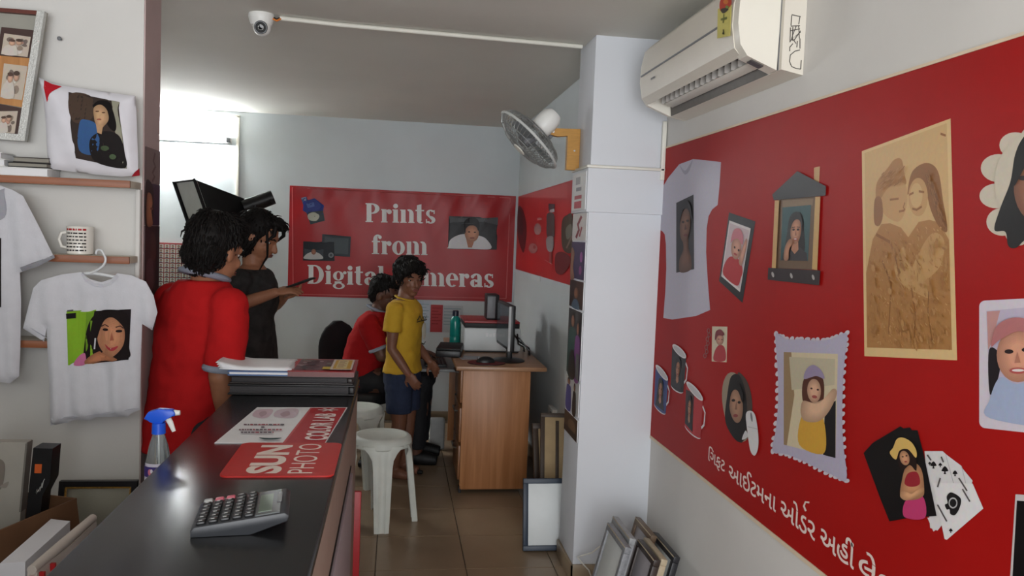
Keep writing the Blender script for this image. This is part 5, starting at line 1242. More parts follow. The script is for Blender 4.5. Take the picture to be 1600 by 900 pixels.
# hanging t-shirts
def tee(name, label, cy, px, folds, mat, deco):
    poly = [(p.x, p.z) for p in (atY(x, y, cy) for x, y in px)]
    zs = [p[1] for p in poly]; zt_, zb_ = max(zs), min(zs)
    T = thing(name, label, 'shirt', ((max(p[0] for p in poly)+min(p[0] for p in poly))/2, cy, zb_), group='printed shirts hanging at the shelves')
    def fr(p):
        t = (zt_-p[1])/(zt_-zb_); e = min(1, edist(p, poly)/.03)
        return (.012+.008*t+folds*(.3+.7*t)*(.6*math.sin(p[0]*62+1.3)+.5*math.sin(p[0]*97+p[1]*9)))*math.sqrt(e)
    def bk(p): return .012*math.sqrt(min(1, edist(p, poly)/.03))
    puffed('fabric', poly, .011, fr, bk, lambda u, v, d_: Vector((u, cy-d_, v)), mat, T)
    def on(px_, py_, l):
        p = atY(px_, py_, cy-.015); return Vector((p.x, cy-fr((p.x, p.z))-.0012-l, p.z))
    deco(T, on)
m_tee = pm('white jersey', (200, 200, 206), .85, .03, 30, .2, 160, sheen=.2)
def deco1(T, on):
    grn = (132, 176, 44)
    L = [(grn, [(104, 486), (150, 484), (148, 568), (106, 571)]), ((30, 22, 24), [(146, 486), (205, 483), (201, 562), (138, 567)]), ((110, 150, 40), [(136, 488), (148, 485), (138, 545), (132, 555)]),
         ((28, 20, 20), spl([(150, 490), (165, 484), (190, 486), (203, 500), (202, 540), (200, 560), (150, 566), (132, 562), (134, 530), (140, 505)])), ((196, 110, 150), spl([(116, 570), (124, 556), (134, 552), (134, 569)])),
         ((176, 116, 84), spl([(134, 568), (142, 556), (160, 548), (176, 556), (182, 563)])), ((196, 136, 102), spl([(152, 520), (156, 502), (172, 494), (188, 500), (195, 516), (194, 536), (186, 550), (174, 558), (162, 552), (154, 538)])),
         ((28, 20, 20), spl([(150, 535), (150, 505), (164, 488), (184, 487), (200, 505), (200, 530), (194, 512), (178, 496), (164, 500), (156, 515)])), ((40, 26, 26), ellp(165, 515, 5, 2.2)), ((40, 26, 26), ellp(187, 517, 5, 2.2)), ((50, 32, 30), line([(158, 510), (164, 507), (171, 510)], 1.6)), ((50, 32, 30), line([(182, 511), (189, 509), (194, 513)], 1.6)),
         ((168, 100, 76), [(176, 518), (180, 531), (173, 532)]), ((170, 60, 66), spl([(164, 538), (174, 543), (186, 540), (180, 547), (170, 546)])), ((220, 206, 200), [(169, 541), (175, 543.5), (182, 541.5), (175, 545)]), ((200, 200, 206), line([(150, 528), (149, 545)], 2)), ((24, 22, 22), [(104, 490), (119, 488.5), (119, 497), (104.5, 498)]), ((90, 90, 92), [(106, 484.5), (115, 483.5), (115, 486), (106, 487)])]
    prints('chest_print', T, L, on, mat=PRINTF, dense=7)
    prints('neck_band', T, [((196, 196, 204), line([(127, 427), (134, 438), (146, 445), (160, 447), (172, 443), (183, 431)], 5))], on, mat=PRINTF, dense=4)
    prints('sleeve_hem', T, [((196, 196, 204), line([(40, 508), (72, 529)], 1.2))], on, mat=PRINTF, dense=4); prints('bottom_hem', T, [((196, 196, 204), line([(80, 655), (150, 648), (216, 638)], 1.2))], on, mat=PRINTF, dense=4)
tee('hanging_shirt', 'white t-shirt with a portrait on green printed on its chest hanging from the shelf', 2.845,
    [(127, 425), (140, 436), (158, 441), (174, 436), (183, 427), (205, 430), (228, 440), (240, 462), (246, 488), (238, 516), (222, 506), (220, 560), (219, 640), (205, 646), (200, 651), (150, 652), (140, 657), (118, 656), (100, 661), (79, 665), (77, 600), (74, 545), (73, 512), (69, 534), (36, 513), (44, 480), (52, 450), (64, 438), (95, 429)], .011, m_tee, deco1)
def deco2(T, on):
    prints('sleeve_band', T, [((150, 150, 156), [(31, 418), (60, 407), (83.5, 398), (84, 403), (60, 415), (33, 425)])], on, mat=PRINTF, dense=5); prints('sleeve_band', T, [((150, 150, 156), [(-168, 420), (-190, 408), (-199, 402), (-200, 407), (-185, 417), (-168, 425)])], on, mat=PRINTF, dense=5)
    prints('neck_band', T, [((160, 160, 168), spl([(-110, 290), (-80, 310), (-40, 318), (0, 296), (5, 300), (6, 340), (-40, 350), (-100, 335)]))]+portrait(quadmap([(-110, 372), (2, 372), (2, 480), (-110, 480)]), bgc=(40, 36, 38), cloth=(70, 60, 66)), on, mat=PRINTF, dense=6)
tee('hanging_shirt', 'larger white raglan t-shirt with grey sleeve bands at the left edge', 2.858,
    [(-110, 287), (-80, 305), (-40, 312), (0, 290), (20, 297), (36, 306), (60, 352), (85, 403), (60, 416), (31, 426), (33, 470), (32, 540), (30, 588), (15, 599), (-20, 594), (-80, 600), (-140, 598), (-166, 590), (-167, 430), (-200, 408), (-170, 350), (-145, 300)], .011, m_tee, deco2)
def hanger(name, label, cy, pts, bar, rod):
    T = thing(name, label, 'hanger', tuple(atY(*pts[-1], cy)))
    m = pm('clear hanger plastic', (210, 212, 214), .2, .02, 10)
    def sm(ps):
        o = []
        for i in range(len(ps)-1):
            p0, p1, p2, p3 = ps[max(i-1, 0)], ps[i], ps[i+1], ps[min(i+2, len(ps)-1)]
            for j in range(5):
                t = j/5; o.append(tuple(.5*(2*p1[k]+(-p0[k]+p2[k])*t+(2*p0[k]-5*p1[k]+4*p2[k]-p3[k])*t*t+(-p0[k]+3*p1[k]-3*p2[k]+p3[k])*t**3) for k in (0, 1)))
        return o+[ps[-1]]
    MB().tube([atY(x, y, cy) for x, y in sm(pts)], .0042, 10).build('hook', m, T)
    MB().tube([atY(x, y, cy+.006) for x, y in sm(bar)], .006, 10).build('bar', m, T)
hanger('shirt_hanger', 'clear plastic hanger holding the portrait t-shirt under the middle shelf', 2.848, [(150, 397), (152, 391), (158, 391), (162, 397), (165, 405), (162, 414), (152, 422), (140, 427)], [(70, 445), (105, 434), (140, 427), (180, 433), (215, 443)], True)

hanger('shirt_hanger', 'clear plastic hanger holding the raglan t-shirt at the upper shelf', 2.860, [(-52, 262), (-48, 257), (-42, 260), (-40, 268), (-46, 278), (-54, 290), (-54, 300)], [(-140, 318), (-100, 306), (-54, 300), (-10, 306), (25, 318)], True)

# ================================================================== low bench and the goods on it
m_bench = pm('dark bench board', (70, 58, 50), .6, .1, 20)
T = thing('low_bench', 'low dark bench along the left wall carrying boxes and frames', 'bench', (-1.5, 2.3, 0))
MB().lohi((-2.3, 1.6, .39), (-.90, 2.985, .42), .003).build('top', m_bench, T)
for x, y in ((-2.25, 1.65), (-.95, 1.65), (-2.25, 2.93), (-.95, 2.93)): MB().lohi((x-.02, y-.02, 0), (x+.02, y+.02, .39)).build('leg', m_bench, T)
T = thing('low_crate', 'dark crate beside the bench under the striped paper bag', 'crate', (-.79, 2.2, 0))
MB().lohi((-.885, 1.75, 0), (-.69, 2.55, .42), .004).build('box', m_bench, T); MB().lohi((-.887, 1.748, .34), (-.688, 2.552, .36), .002).build('band', m_dbw, T)
# framed certificate
def certificate():
    T = thing('gilt_frame', 'black picture frame with gold rope border leaning at the wall foot', 'frame', (-.98, 2.88, .4205))
    tl = R(10)
    def P(u, v, d_): return Vector((-1.105+.25*u, 2.855+.172*v*math.tan(tl)-d_, .4215+.178*v))
    def bar(nm, u0, v0, u1, v1, d0, d1, mt):
        b = MB(); b.prism([P(u0, v0, d0), P(u1, v0, d0), P(u1, v1, d0), P(u0, v1, d0)], P(0, 0, d1)-P(0, 0, d0)); return b.build(nm, mt, T)
    bk = pm('black lacquer moulding', (26, 24, 26), .3, .1, 30)
    bar('picture', .05, .07, .95, .93, 0, .006, pm('pale certificate paper', (186, 176, 160), .25, .03, 12))
    for a in ((0, 0, 1, .1), (0, .9, 1, 1), (0, .1, .07, .9), (.93, .1, 1, .9)): bar('moulding', *a, 0, .02, bk)
    gold = pm('gilt rope', (196, 152, 78), .35, .3, 160, metal=.5)
    rope = MB()
    def along(a, b, n):
        for i in range(n):
            t = (i+.5)/n; p = P(a[0]+(b[0]-a[0])*t, a[1]+(b[1]-a[1])*t, .014)
            rope.ell(p, (.0048, .0035, .0026), Matrix.Rotation(R(35), 3, 'Y'), 8, 5)
    along((.085, .875), (.915, .875), 40); along((.085, .125), (.085, .875), 26); along((.915, .125), (.915, .875), 26); along((.085, .125), (.915, .125), 40)
    rope.build('rope_border', gold, T)
    b = MB(); b.prism([P(.1, .12, .009), P(.9, .12, .009), P(.9, .86, .009), P(.1, .86, .009)], (0, -.0012, 0)); b.build('glass', pm('picture glass', (240, 244, 245), .04, .0, 5, trans=1, ior=1.1), T)
certificate()
# carton with canvases and a black box
def carton():
    T = thing('cardboard_box', 'open brown cardboard box on the bench at the left edge', 'box', (-1.15, 2.45, .4205), R(-20), local=True)
    m = pm('brown cardboard', (104, 72, 48), .8, .08, 14, .1, 40)
    w_, l_, h, t = .17, .17, .225, .005
    MB().lohi((-w_, -l_, 0), (w_, l_, t)).build('bottom', m, T)
    for nm, lo, hi in (('wall', (-w_, -l_, 0), (-w_+t, l_, h)), ('wall', (w_-t, -l_, 0), (w_, l_, h)), ('wall', (-w_, -l_, 0), (w_, -l_+t, h)), ('wall', (-w_, l_-t, 0), (w_, l_, h))): MB().lohi(lo, hi, .001, 1).build(nm, m, T)
    MB().box((w_+.009, .0, h-.04), (.005, l_*1.9, .085), (0, R(-8), 0), .001, 1).build('flap', m, T)
    MB().box((0, -l_-.009, h-.04), (w_*1.9, .005, .085), (R(-8), 0, 0), .001, 1).build('flap', m, T)
carton()
T = thing('canvas_panels', 'grey stretched canvas standing in the cardboard box', 'canvas', (-1.13, 2.6, .43))
cy = 2.50
ps = [atY(x, y, cy) for x, y in ((-25, 691), (42, 691), (32, 800), (30, 830), (-25, 830))]
MB().prism([Vector((p.x, cy, max(p.z, .43))) for p in ps], (0, .035, 0)).build('canvas', pm('grey canvas', (162, 158, 150), .8, .05, 12, .1, 90), T)
MB().prism([Vector((p.x, cy-.001, p.z)) for p in (atY(40, 693, cy), atY(43, 692, cy), atY(33, 800, cy), atY(30, 800, cy))], (0, .036, 0)).build('edge_tape', pm('grey tape', (112, 108, 102), .6, .05, 20), T)
prints('print', T, [((130, 122, 114), spl([(-5, 720), (8, 725), (4, 760), (-8, 765)])), ((150, 144, 136), spl([(0, 760), (14, 752), (10, 762)]))], lambda px, py, l: Vector((atY(px, py, cy).x, cy-.001-l, atY(px, py, cy).z)))
T = thing('black_gift_box', 'black box with orange label and white script beside the grey canvas', 'box', (-1.03, 2.58, .43))
cy2 = 2.44
ps = [atY(x, y, cy2) for x, y in ((52, 700), (82, 701), (78, 752), (66, 775), (60, 830), (38, 830))]
b = MB(); b.prism([Vector((p.x, cy2, max(p.z, .43))) for p in ps], (0, .06, 0)); b.build('box', m_black, T)
prints('label', T, [((196, 92, 44), [(55, 725), (66, 725), (65, 739), (54, 739)])], lambda px, py, l: Vector((atY(px, py, cy2).x, cy2-.001-l, atY(px, py, cy2).z)))
prints('script', T, [((190, 188, 186), line(p, .9)) for p in ([(55, 770), (58, 764), (57, 772), (60, 765)], [(60, 768), (63, 760), (62, 768), (65, 760), (66, 754)], [(66, 762), (68, 752), (70, 748)])], lambda px, py, l: Vector((atY(px, py, cy2).x, cy2-.001-l*.1, atY(px, py, cy2).z)))
# long white box and striped paper bags
T = thing('white_box', 'long narrow white box standing beside the cardboard box', 'box', (-.935, 2.29, .4205))
b = MB(); q = [Vector((-.955, 2.12, .4215)), Vector((-.962, 2.44, .4215)), Vector((-.903, 2.42, .4215)), Vector((-.900, 2.13, .4215))]
b.prism(q, (0, 0, .197)); b.build('carton', pm('white card', (220, 220, 226), .55, .02, 10), T)
b = MB(); b.prism([p+Vector((0, 0, .1972)) for p in q], (0, 0, .002)); b.build('lid', pm('white card lid', (226, 226, 232), .5, .02, 10), T)
def bag(label, a, b_, th, h, zb, roll, mt, group='paper bags at the bench'):
    T = thing('paper_bag', label, 'bag', ((a[0]+b_[0])/2, (a[1]+b_[1])/2, zb), group=group)
    a, b_ = Vector((a[0], a[1], 0)), Vector((b_[0], b_[1], 0)); d_ = (b_-a).normalized(); n_ = Vector((d_.y, -d_.x, 0))
    bm = MB(); rows = []
    for i in range(9):
        t = i/8; z = zb+.001+h*t; w_ = th*(1-.55*t)+.002*math.sin(i*2); e = .01*math.sin(i*1.7)
        rows.append(bm.ring([Vector((0, 0, z))+a+d_*e+n_*w_*.5, a+(b_-a)*.5+n_*w_*.62+Vector((0, 0, z)), b_+n_*w_*.5+Vector((0, 0, z+.012*t)), b_-n_*w_*.5+Vector((0, 0, z+.012*t)), a+(b_-a)*.5-n_*w_*.45+Vector((0, 0, z)), a-n_*w_*.5+Vector((0, 0, z))]))
    bm.skin(rows); bm.build('paper', mt, T, 50)
    if roll:
        MB().tube([a+Vector((0, 0, zb+h+.006)), (a+b_)/2+Vector((0, 0, zb+h+.012)), b_+Vector((0, 0, zb+h+.02))], [.012, .014, .012], 12).build('rolled_top', mt, T)
    for t in (.04, .2) if roll else (.1, .9):
        p = a+(b_-a)*t
        MB().box(p+n_*(th*.42)+Vector((0, 0, zb+h*.55)), (.008, .012, h*.86), Matrix.Rotation(math.atan2(d_.y, d_.x), 3, 'Z')).build('red_stripe', m_red, T)
    MB().box(a-d_*.0015+Vector((0, 0, zb+h*.5)), (.003, th*.3, h*.9), Matrix.Rotation(math.atan2(d_.y, d_.x), 3, 'Z')).build('red_stripe', m_red, T)
bag('cream paper bag with rolled top and red stripes beside the white box', (-.872, 2.10), (-.845, 2.43), .045, .185, .4205, True, pm('cream bag paper', (206, 196, 188), .65, .04, 16, .3, 20))
bag('white paper bag with red edges leaning next to the counter', (-.785, 2.02), (-.765, 2.32), .05, .20, .4205, False, pm('white bag paper', (214, 208, 212), .6, .03, 16, .3, 20))

# poster strips on the free end of the shelf wall
def end_poster(label, py0, py1, layers):
    zt_, zb_ = atX(236, py0, EX).z, atX(236, py1, EX).z; y0, y1 = EY0+.012, EY1-.004
    T = thing('end_poster', label, 'poster', (EX, (y0+y1)/2, zb_), group='posters on the shelf wall end')
    MB().lohi((EX+.0004, y0, zb_), (EX+.003, y1, zt_)).build('sheet', pm('poster back', (90, 70, 70), .5, .04, 20), T)
    prints('print', T, layers, lambda u, v, l: Vector((EX+.0032+l, y0+(y1-y0)*u, zt_-(zt_-zb_)*v)))
end_poster('mauve poster with faint script high on the end of the shelf wall', 232, 286, [((128, 106, 104), rect(0, 0, 1, 1)), ((96, 62, 60), line([(.45, .95), (.6, .8), (.45, .7), (.65, .5), (.5, .35), (.62, .1)], .1))])
end_poster('poster of a face with long dark hair on the end of the shelf wall', 287, 352, [((64, 40, 62), rect(0, 0, 1, 1)), ((44, 24, 24), spl([(0, .0), (.4, .0), (.55, .3), (.5, .9), (0, 1)])), ((170, 110, 80), spl([(.1, .3), (.35, .25), (.48, .45), (.4, .7), (.5, .98), (.1, .98)])), ((120, 60, 54), ellp(.38, .6, .1, .03))])
end_poster('dark maroon poster lowest on the end of the shelf wall', 353, 470, [((62, 36, 40), rect(0, 0, 1, 1)), ((84, 50, 48), spl([(.4, .1), (.7, .15), (.75, .4), (.4, .45)])), ((92, 60, 66), spl([(.1, .5), (.5, .45), (.6, .8), (.2, .9)])), ((44, 28, 34), rect(.75, 0, 1, 1))])

# ================================================================== people
def remeshed(bm_, name, mat, parent, voxel=.006, smooth=4, wrinkle=0, seed=0):
    me = bm_.mesh(name+'_src')
    o = bpy.data.objects.new(name+'_src', me); COL.objects.link(o)
    m = o.modifiers.new('r', 'REMESH'); m.mode = 'VOXEL'; m.voxel_size = voxel
    if smooth:
        m2 = o.modifiers.new('s', 'SMOOTH'); m2.factor = .5; m2.iterations = smooth
    me2 = bpy.data.meshes.new_from_object(o.evaluated_get(bpy.context.evaluated_depsgraph_get()))
    bpy.data.objects.remove(o); bpy.data.meshes.remove(me)
    if wrinkle:
        nv = len(me2.vertices); co = np.empty(nv*3, 'f'); me2.vertices.foreach_get('co', co); co = co.reshape(-1, 3)
        nr = np.empty(nv*3, 'f'); me2.vertex_normals.foreach_get('vector', nr); nr = nr.reshape(-1, 3)
        d_ = np.array([noise.noise((x*9+seed, y*9, z*16))+.5*noise.noise((x*26, y*26+seed, z*34)) for x, y, z in co.tolist()], 'f')
        me2.vertices.foreach_set('co', (co+nr*d_[:, None]*wrinkle).ravel())
    me2.materials.clear()
    me2.name = name
    return link_mesh(name, me2, mat, parent, 180)
def hand(b, wr, d, nrm, across, k=1.0, curl=.5):
    """palm, four fingers and a thumb; nrm = back of the hand, across = towards the thumb"""
    d, nrm, across = d.normalized(), nrm.normalized(), across.normalized()
    M = Matrix((across, d, nrm)).transposed()
    b.ell(wr+d*.045*k, (.04*k, .052*k, .0155*k), M, 16, 10)
    b.ell(wr+d*.075*k, (.039*k, .024*k, .013*k), M, 16, 10)
    for i, (o_, l_) in enumerate(((.029, .066), (.0098, .074), (-.0098, .069), (-.028, .053))):
        p = wr+d*(.08-.004*abs(i-1))*k+across*o_*k; pts = [p-d*.02*k, p]; dd = d+across*o_*3
        dd.normalize()
        for j in range(3):
            a = curl*(.5+.6*j)*.75
            dv = (dd*math.cos(a)-nrm*math.sin(a)).normalized(); p = p+dv*l_*k*(.42, .32, .26)[j]; pts.append(p)
        b.tube(pts, [.0092*k, .0092*k, .0086*k, .008*k, .0066*k], 8); b.ell(pts[-1], (.0068*k,)*3, None, 8, 6)
    p = wr+d*.022*k+across*.026*k
    t1 = p+(d*.55+across*.75-nrm*.25).normalized()*.04*k; t2 = t1+(d*.9+across*.3-nrm*.35*curl).normalized()*.034*k
    b.tube([p, t1, t2], [.013*k, .0108*k, .0085*k], 8); b.ell(t2, (.0088*k,)*3, None, 8, 6)
def limb(b, pts, rr, seg=14):
    P = []; Rr = []
    for i in range(len(pts)-1):
        for t in (0, .33, .66):
            P.append(pts[i].lerp(pts[i+1], t)); Rr.append(rr[i]+(rr[i+1]-rr[i])*t+(.12*rr[i]*math.sin(math.pi*t) if t else 0))
    P.append(pts[-1]); Rr.append(rr[-1])
    b.tube(P, Rr, seg)
    for p, r in ((pts[0], rr[0]), (pts[-1], rr[-1])): b.ell(p, (r, r, r), None, 12, 8)
    for p, r in zip(pts[1:-1], rr[1:-1]): b.ell(p, (r*1.02,)*3, None, 12, 8)
def headframe(az, pitch, roll=0):
    F = Vector((math.cos(az)*math.cos(pitch), math.sin(az)*math.cos(pitch), math.sin(pitch))); S = Vector((math.sin(az), -math.cos(az), 0)); U = S.cross(F)
    if roll: q = Matrix.Rotation(roll, 3, F); S = q @ S; U = q @ U
    return Matrix((S, F, U)).transposed()
def person(name, label, base, az, spec):
    T = thing(name, label, 'person', (base[0], base[1], 0))
    Fv = Vector((math.cos(az), math.sin(az), 0)); Sv = Vector((math.sin(az), -math.cos(az), 0)); B0 = Vector((base[0], base[1], 0))
    P = lambda s, f, z: B0+Sv*s+Fv*f+Vector((0, 0, z))
    skin = spec['skin']; k = spec.get('hk', 1.0)
    def torso(b, rings, grow=0, seg=28):
        rs = []
        for s, f, z, a, c in rings:
            o = P(s, f, z)
            ring = []
            for i in range(seg):
                q = 2*math.pi*i/seg; ca, sa = math.cos(q), math.sin(q)
                ring.append(o+Sv*math.copysign(abs(ca)**.85, ca)*(a+grow)+Fv*math.copysign(abs(sa)**.85, sa)*(c+grow))
            rs.append(b.ring(ring))
        b.skin(rs)
    H = P(*spec['head']); HM = headframe(spec['look'][0], spec['look'][1], spec.get('hroll', 0))
    h = lambda x, y, z: H+HM @ Vector((x, y, z))*k
    b = MB()
    torso(b, spec['torso'])
    nb = P(*spec['neck'])
    b.tube([nb-Vector((0, 0, .05)), nb, h(0, -.02, -.06), h(0, -.012, -.01)], [.062*k, .052*k, .05*k, .05*k], 16)
    b.ell(h(0, -.012, .03), (.073*k, .092*k, .086*k), HM, 24, 16)
    b.ell(h(0, .022, -.035), (.058*k, .066*k, .074*k), HM, 22, 14)
    b.ell(h(0, .05, -.088), (.03*k, .03*k, .02*k), HM, 14, 10)
    b.ell(h(0, .068, .02), (.05*k, .02*k, .024*k), HM, 14, 10)
    for s in (-1, 1):
        b.ell(h(s*.036, .058, -.03), (.022*k, .022*k, .022*k), HM, 12, 8)
        b.ell(h(s*.074, -.008, -.012), (.01*k, .021*k, .031*k), HM @ Matrix.Rotation(s*.3, 3, 'Z'), 12, 8)
    b.tube([h(0, .082, .006), h(0, .092, -.014), h(0, .101, -.032)], [.008*k, .011*k, .014*k], 10); b.ell(h(0, .1, -.034), (.015*k, .013*k, .011*k), HM, 12, 8)
    b.ell(h(0, .08, -.062), (.024*k, .014*k, .014*k), HM, 12, 8)
    for arm in spec['arms']:
        pts = [P(*p) for p in arm['pts']]; limb(b, pts, arm.get('r', [.047, .038, .027]))
        hd = (pts[-1]-pts[-2]).normalized() if 'dir' not in arm else (Sv*arm['dir'][0]+Fv*arm['dir'][1]+Vector((0, 0, arm['dir'][2]))).normalized()
        nr = Sv*arm['n'][0]+Fv*arm['n'][1]+Vector((0, 0, arm['n'][2])); nr = (nr-hd*nr.dot(hd)).normalized()
        ac = hd.cross(nr)*arm.get('thumb', 1)
        hand(b, pts[-1], hd, nr, ac, arm.get('k', 1.0), arm.get('curl', .5))
    for leg in spec['legs']:
        pts = [P(*p) for p in leg]; rr = spec['legr']; limb(b, pts, rr)
        a = pts[-1]; toe = a+Fv*.14*spec.get('fk', 1)+Vector((0, 0, -.05)); 
        b.tube([a-Fv*.03+Vector((0, 0, -.035)), a+Fv*.04+Vector((0, 0, -.035)), a+Fv*.12*spec.get('fk', 1)+Vector((0, 0, -.045))], [.034, .036, .026], 12)
    body = remeshed(b, 'body', skin, T, .0055, 3)
    # face
    ew = pm('eye white', (176, 170, 164), .2, .02, 10); ei = pm('dark iris', (26, 18, 16), .15, .05, 10); lp = pm('lip '+skin.name, spec.get('lip', (120, 66, 58)), .45, .05, 40); hm = spec['hair_m']
    for s in (-1, 1):
        e = MB().ell(h(s*.029, .0665, .002), (.0128*k, .0075*k, .007*k), HM, 14, 10).build('eye', ew, T); MB().ell(h(s*.029+(.002), .0722, .002), (.0062*k, .003*k, .0066*k), HM, 12, 8).build('iris', ei, e)
        MB().tube([h(s*.016, .086, .02), h(s*.032, .085, .026), h(s*.05, .074, .02)], [.0035*k, .0042*k, .0025*k], 8).build('eyebrow', hm, T)
    MB().ell(h(0, .0905, -.057), (.022*k, .006*k, .0042*k), HM, 14, 8).ell(h(0, .0905, -.065), (.02*k, .0065*k, .005*k), HM, 14, 8).build('lips', lp, T)
    # hair
    b = MB()
    for c, r in spec['hair']: b.ell(h(*c), tuple(v*k for v in r), HM, 22, 14)
    rnd = random.Random(spec.get('seed', 1))
    hb = remeshed(b, 'hair', hm, T, .006, 2, .004, 3)
    b = MB()
    crown = Vector((0, -.045, .13))
    els = [(Vector(c), Vector(r)) for c, r in spec['hair']]
    wts = [r.x*r.y+r.y*r.z+r.x*r.z for c, r in els]
    for i in range(spec.get('tufts', 500)):
        ei_ = rnd.choices(range(len(els)), wts)[0]; ec, er = els[ei_]
        th = rnd.uniform(0, 2*math.pi); ph = math.asin(rnd.uniform(-.95, .99))
        dv = Vector((math.cos(th)*math.cos(ph), math.sin(th)*math.cos(ph), math.sin(ph)))
        c = ec+Vector((dv.x*er.x, dv.y*er.y, dv.z*er.z))*.97
        if any(sum(((c[q]-oc[q])/orr[q])**2 for q in range(3)) < .8 for j, (oc, orr) in enumerate(els) if j != ei_): continue
        if c.y > .03 and c.z < spec.get('fringe', .06): continue
        if c.z < spec.get('low', -.12) or (abs(c.x) > .055 and c.y > -.03 and c.z < spec.get('side', .03)): continue
        dv = Vector((dv.x/er.x, dv.y/er.y, dv.z/er.z)).normalized()
        fl = c-crown; fl -= dv*fl.dot(dv)
        fl = (fl.normalized() if fl.length > 1e-4 else Vector((1, 0, 0)))+Vector((rnd.uniform(-1, 1), rnd.uniform(-1, 1), rnd.uniform(-1, 1)))*.2
        ln = rnd.uniform(.022, .04)*(.6 if c.z < -.04 else 1); up = rnd.uniform(.001, .006)*spec.get('spike', 1)
        b.tube([h(*(c-dv*.006)), h(*(c+fl*ln*.5+dv*up)), h(*(c+fl*ln+dv*(up*.6-.003)))], [.0045*k, .0036*k, .0008*k], 5)
    for st_ in spec.get('strands', ()): b.tube([h(*p) for p in st_[0]], st_[1], 8)
    lk = b.build('hair_locks', hm, T, 60); lk.parent = hb; lk.matrix_parent_inverse = Matrix.Identity(4)
    # clothes
    for nm, mt, rings, grow, tubes, wr, extra in spec['clothes']:
        b = MB()
        if rings: torso(b, rings, grow)
        for pts, rr in tubes:
            P3 = [P(*p) for p in pts]
            b.tube([P3[0].lerp(P3[1], 0)]+P3[1:], rr, 18)
            b.ell(P3[0], (rr[0]*1.04,)*3, None, 12, 8); b.ell(P3[0].lerp(P3[1], .45), (rr[0]*1.06,)*3, None, 12, 8)
            for p, r in zip(P3[1:-1], rr[1:-1]): b.ell(p, (r,)*3, None, 12, 8)
        g = remeshed(b, nm, mt, T, .0075, 5, wr, spec.get('seed', 1))
        for en, em, pts, r_, fl_ in extra:
            MB().tube([P(*p) for p in pts], r_, 10, closed=len(pts) > 5, flat=fl_).build(en, em, g)
    return T, P, h, HM
def ringpts(c, ax, r, n=20, sq=1.0):
    """closed loop round centre c (s, f, z) across direction ax"""
    ax = Vector(ax).normalized(); a = ax.cross(Vector((.13, .97, .2))).normalized(); b = ax.cross(a)
    return [tuple(Vector(c)+a*math.cos(q)*r+b*math.sin(q)*r*sq) for q in [2*math.pi*i/n for i in range(n)]]
hairm = pm('black hair', (18, 15, 14), .62, .25, 60, .5, 120, stretch=(1, 1, .3), spec=.2)
skA = pm('brown skin', (150, 102, 76), .5, .05, 30, .05, 200)
skC = pm('mid brown skin', (116, 76, 57), .5, .05, 30, .05, 200)
redp_dim = pm('dimmed red polo cotton', (146, 22, 24), .9, .05, 24, .25, 220, spec=.15)  # the red polo again, darkened to put the rear's dimness into its colour
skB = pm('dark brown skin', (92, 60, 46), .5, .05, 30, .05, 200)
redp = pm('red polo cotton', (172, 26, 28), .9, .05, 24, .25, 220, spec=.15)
greyc = pm('grey knit collar', (132, 138, 152), .85, .04, 60, .3, 200)
blackt = pm('black trouser cloth', (20, 20, 24), .8, .1, 30, .2, 160)
# --- clerk in red at the counter, seen from behind
az = R(52)
tor = [(-.05, -.01, .72, .12, .09), (-.05, -.01, .82, .135, .095), (-.04, 0, .95, .125, .09), (-.02, .01, 1.08, .142, .10), (-.005, .02, 1.18, .15, .098), (.0, .02, 1.235, .13, .085), (.005, .02, 1.27, .075, .06)]
Tc, Pc, hc, _ = person('person', 'person in red polo with grey collar behind the counter, seen from behind', (-.705, 3.03), az, dict(
    skin=skA, hair_m=hairm, head=(.04, .05, 1.392), neck=(.012, .025, 1.28), look=(R(57), R(-14)), hk=1.03, seed=3,
    torso=tor, arms=[dict(pts=[(.158, .01, 1.2), (.15, -.02, .955), (.115, .06, .745)], n=(1, 0, 0), curl=.6, thumb=1, r=[.05, .04, .029]), dict(pts=[(-.15, .01, 1.205), (-.135, .08, .95), (-.05, .24, .86)], n=(-1, 0, 0), curl=.6, thumb=-1, r=[.05, .04, .029])],
    legs=[[(.04, 0, .74), (.05, .02, .42), (.05, -.01, .075)], [(-.12, 0, .74), (-.12, .02, .42), (-.12, -.01, .075)]], legr=[.085, .058, .04],
    hair=[((0, -.03, .045), (.086, .094, .094)), ((0, -.055, -.015), (.078, .062, .075)), ((0, .03, .098), (.068, .062, .04)), ((0, -.06, -.06), (.055, .04, .04))], tufts=2000, spike=1.5,
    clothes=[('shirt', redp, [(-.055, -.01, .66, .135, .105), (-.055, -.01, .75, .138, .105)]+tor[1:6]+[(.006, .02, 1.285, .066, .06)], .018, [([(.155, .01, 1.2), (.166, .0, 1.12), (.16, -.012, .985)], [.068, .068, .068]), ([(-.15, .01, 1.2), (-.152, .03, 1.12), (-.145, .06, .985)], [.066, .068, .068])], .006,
              [('collar', greyc, ringpts((.01, .024, 1.305), (.05, .25, 1), .073), .021, .62), ('cuff', greyc, ringpts((.159, -.013, .985), (-.04, -.08, -1), .064), .009, 1.3), ('cuff', greyc, ringpts((-.145, .06, .985), (.0, .2, -1), .064), .009, 1.3)]),
             ('trousers', blackt, [(-.05, 0, .70, .125, .1), (-.045, 0, .8, .125, .1)], .012, [([(.04, 0, .74), (.05, .02, .42), (.05, -.01, .10)], [.092, .075, .06]), ([(-.12, 0, .74), (-.12, .02, .42), (-.12, -.01, .10)], [.092, .075, .06])], .004, [])]))
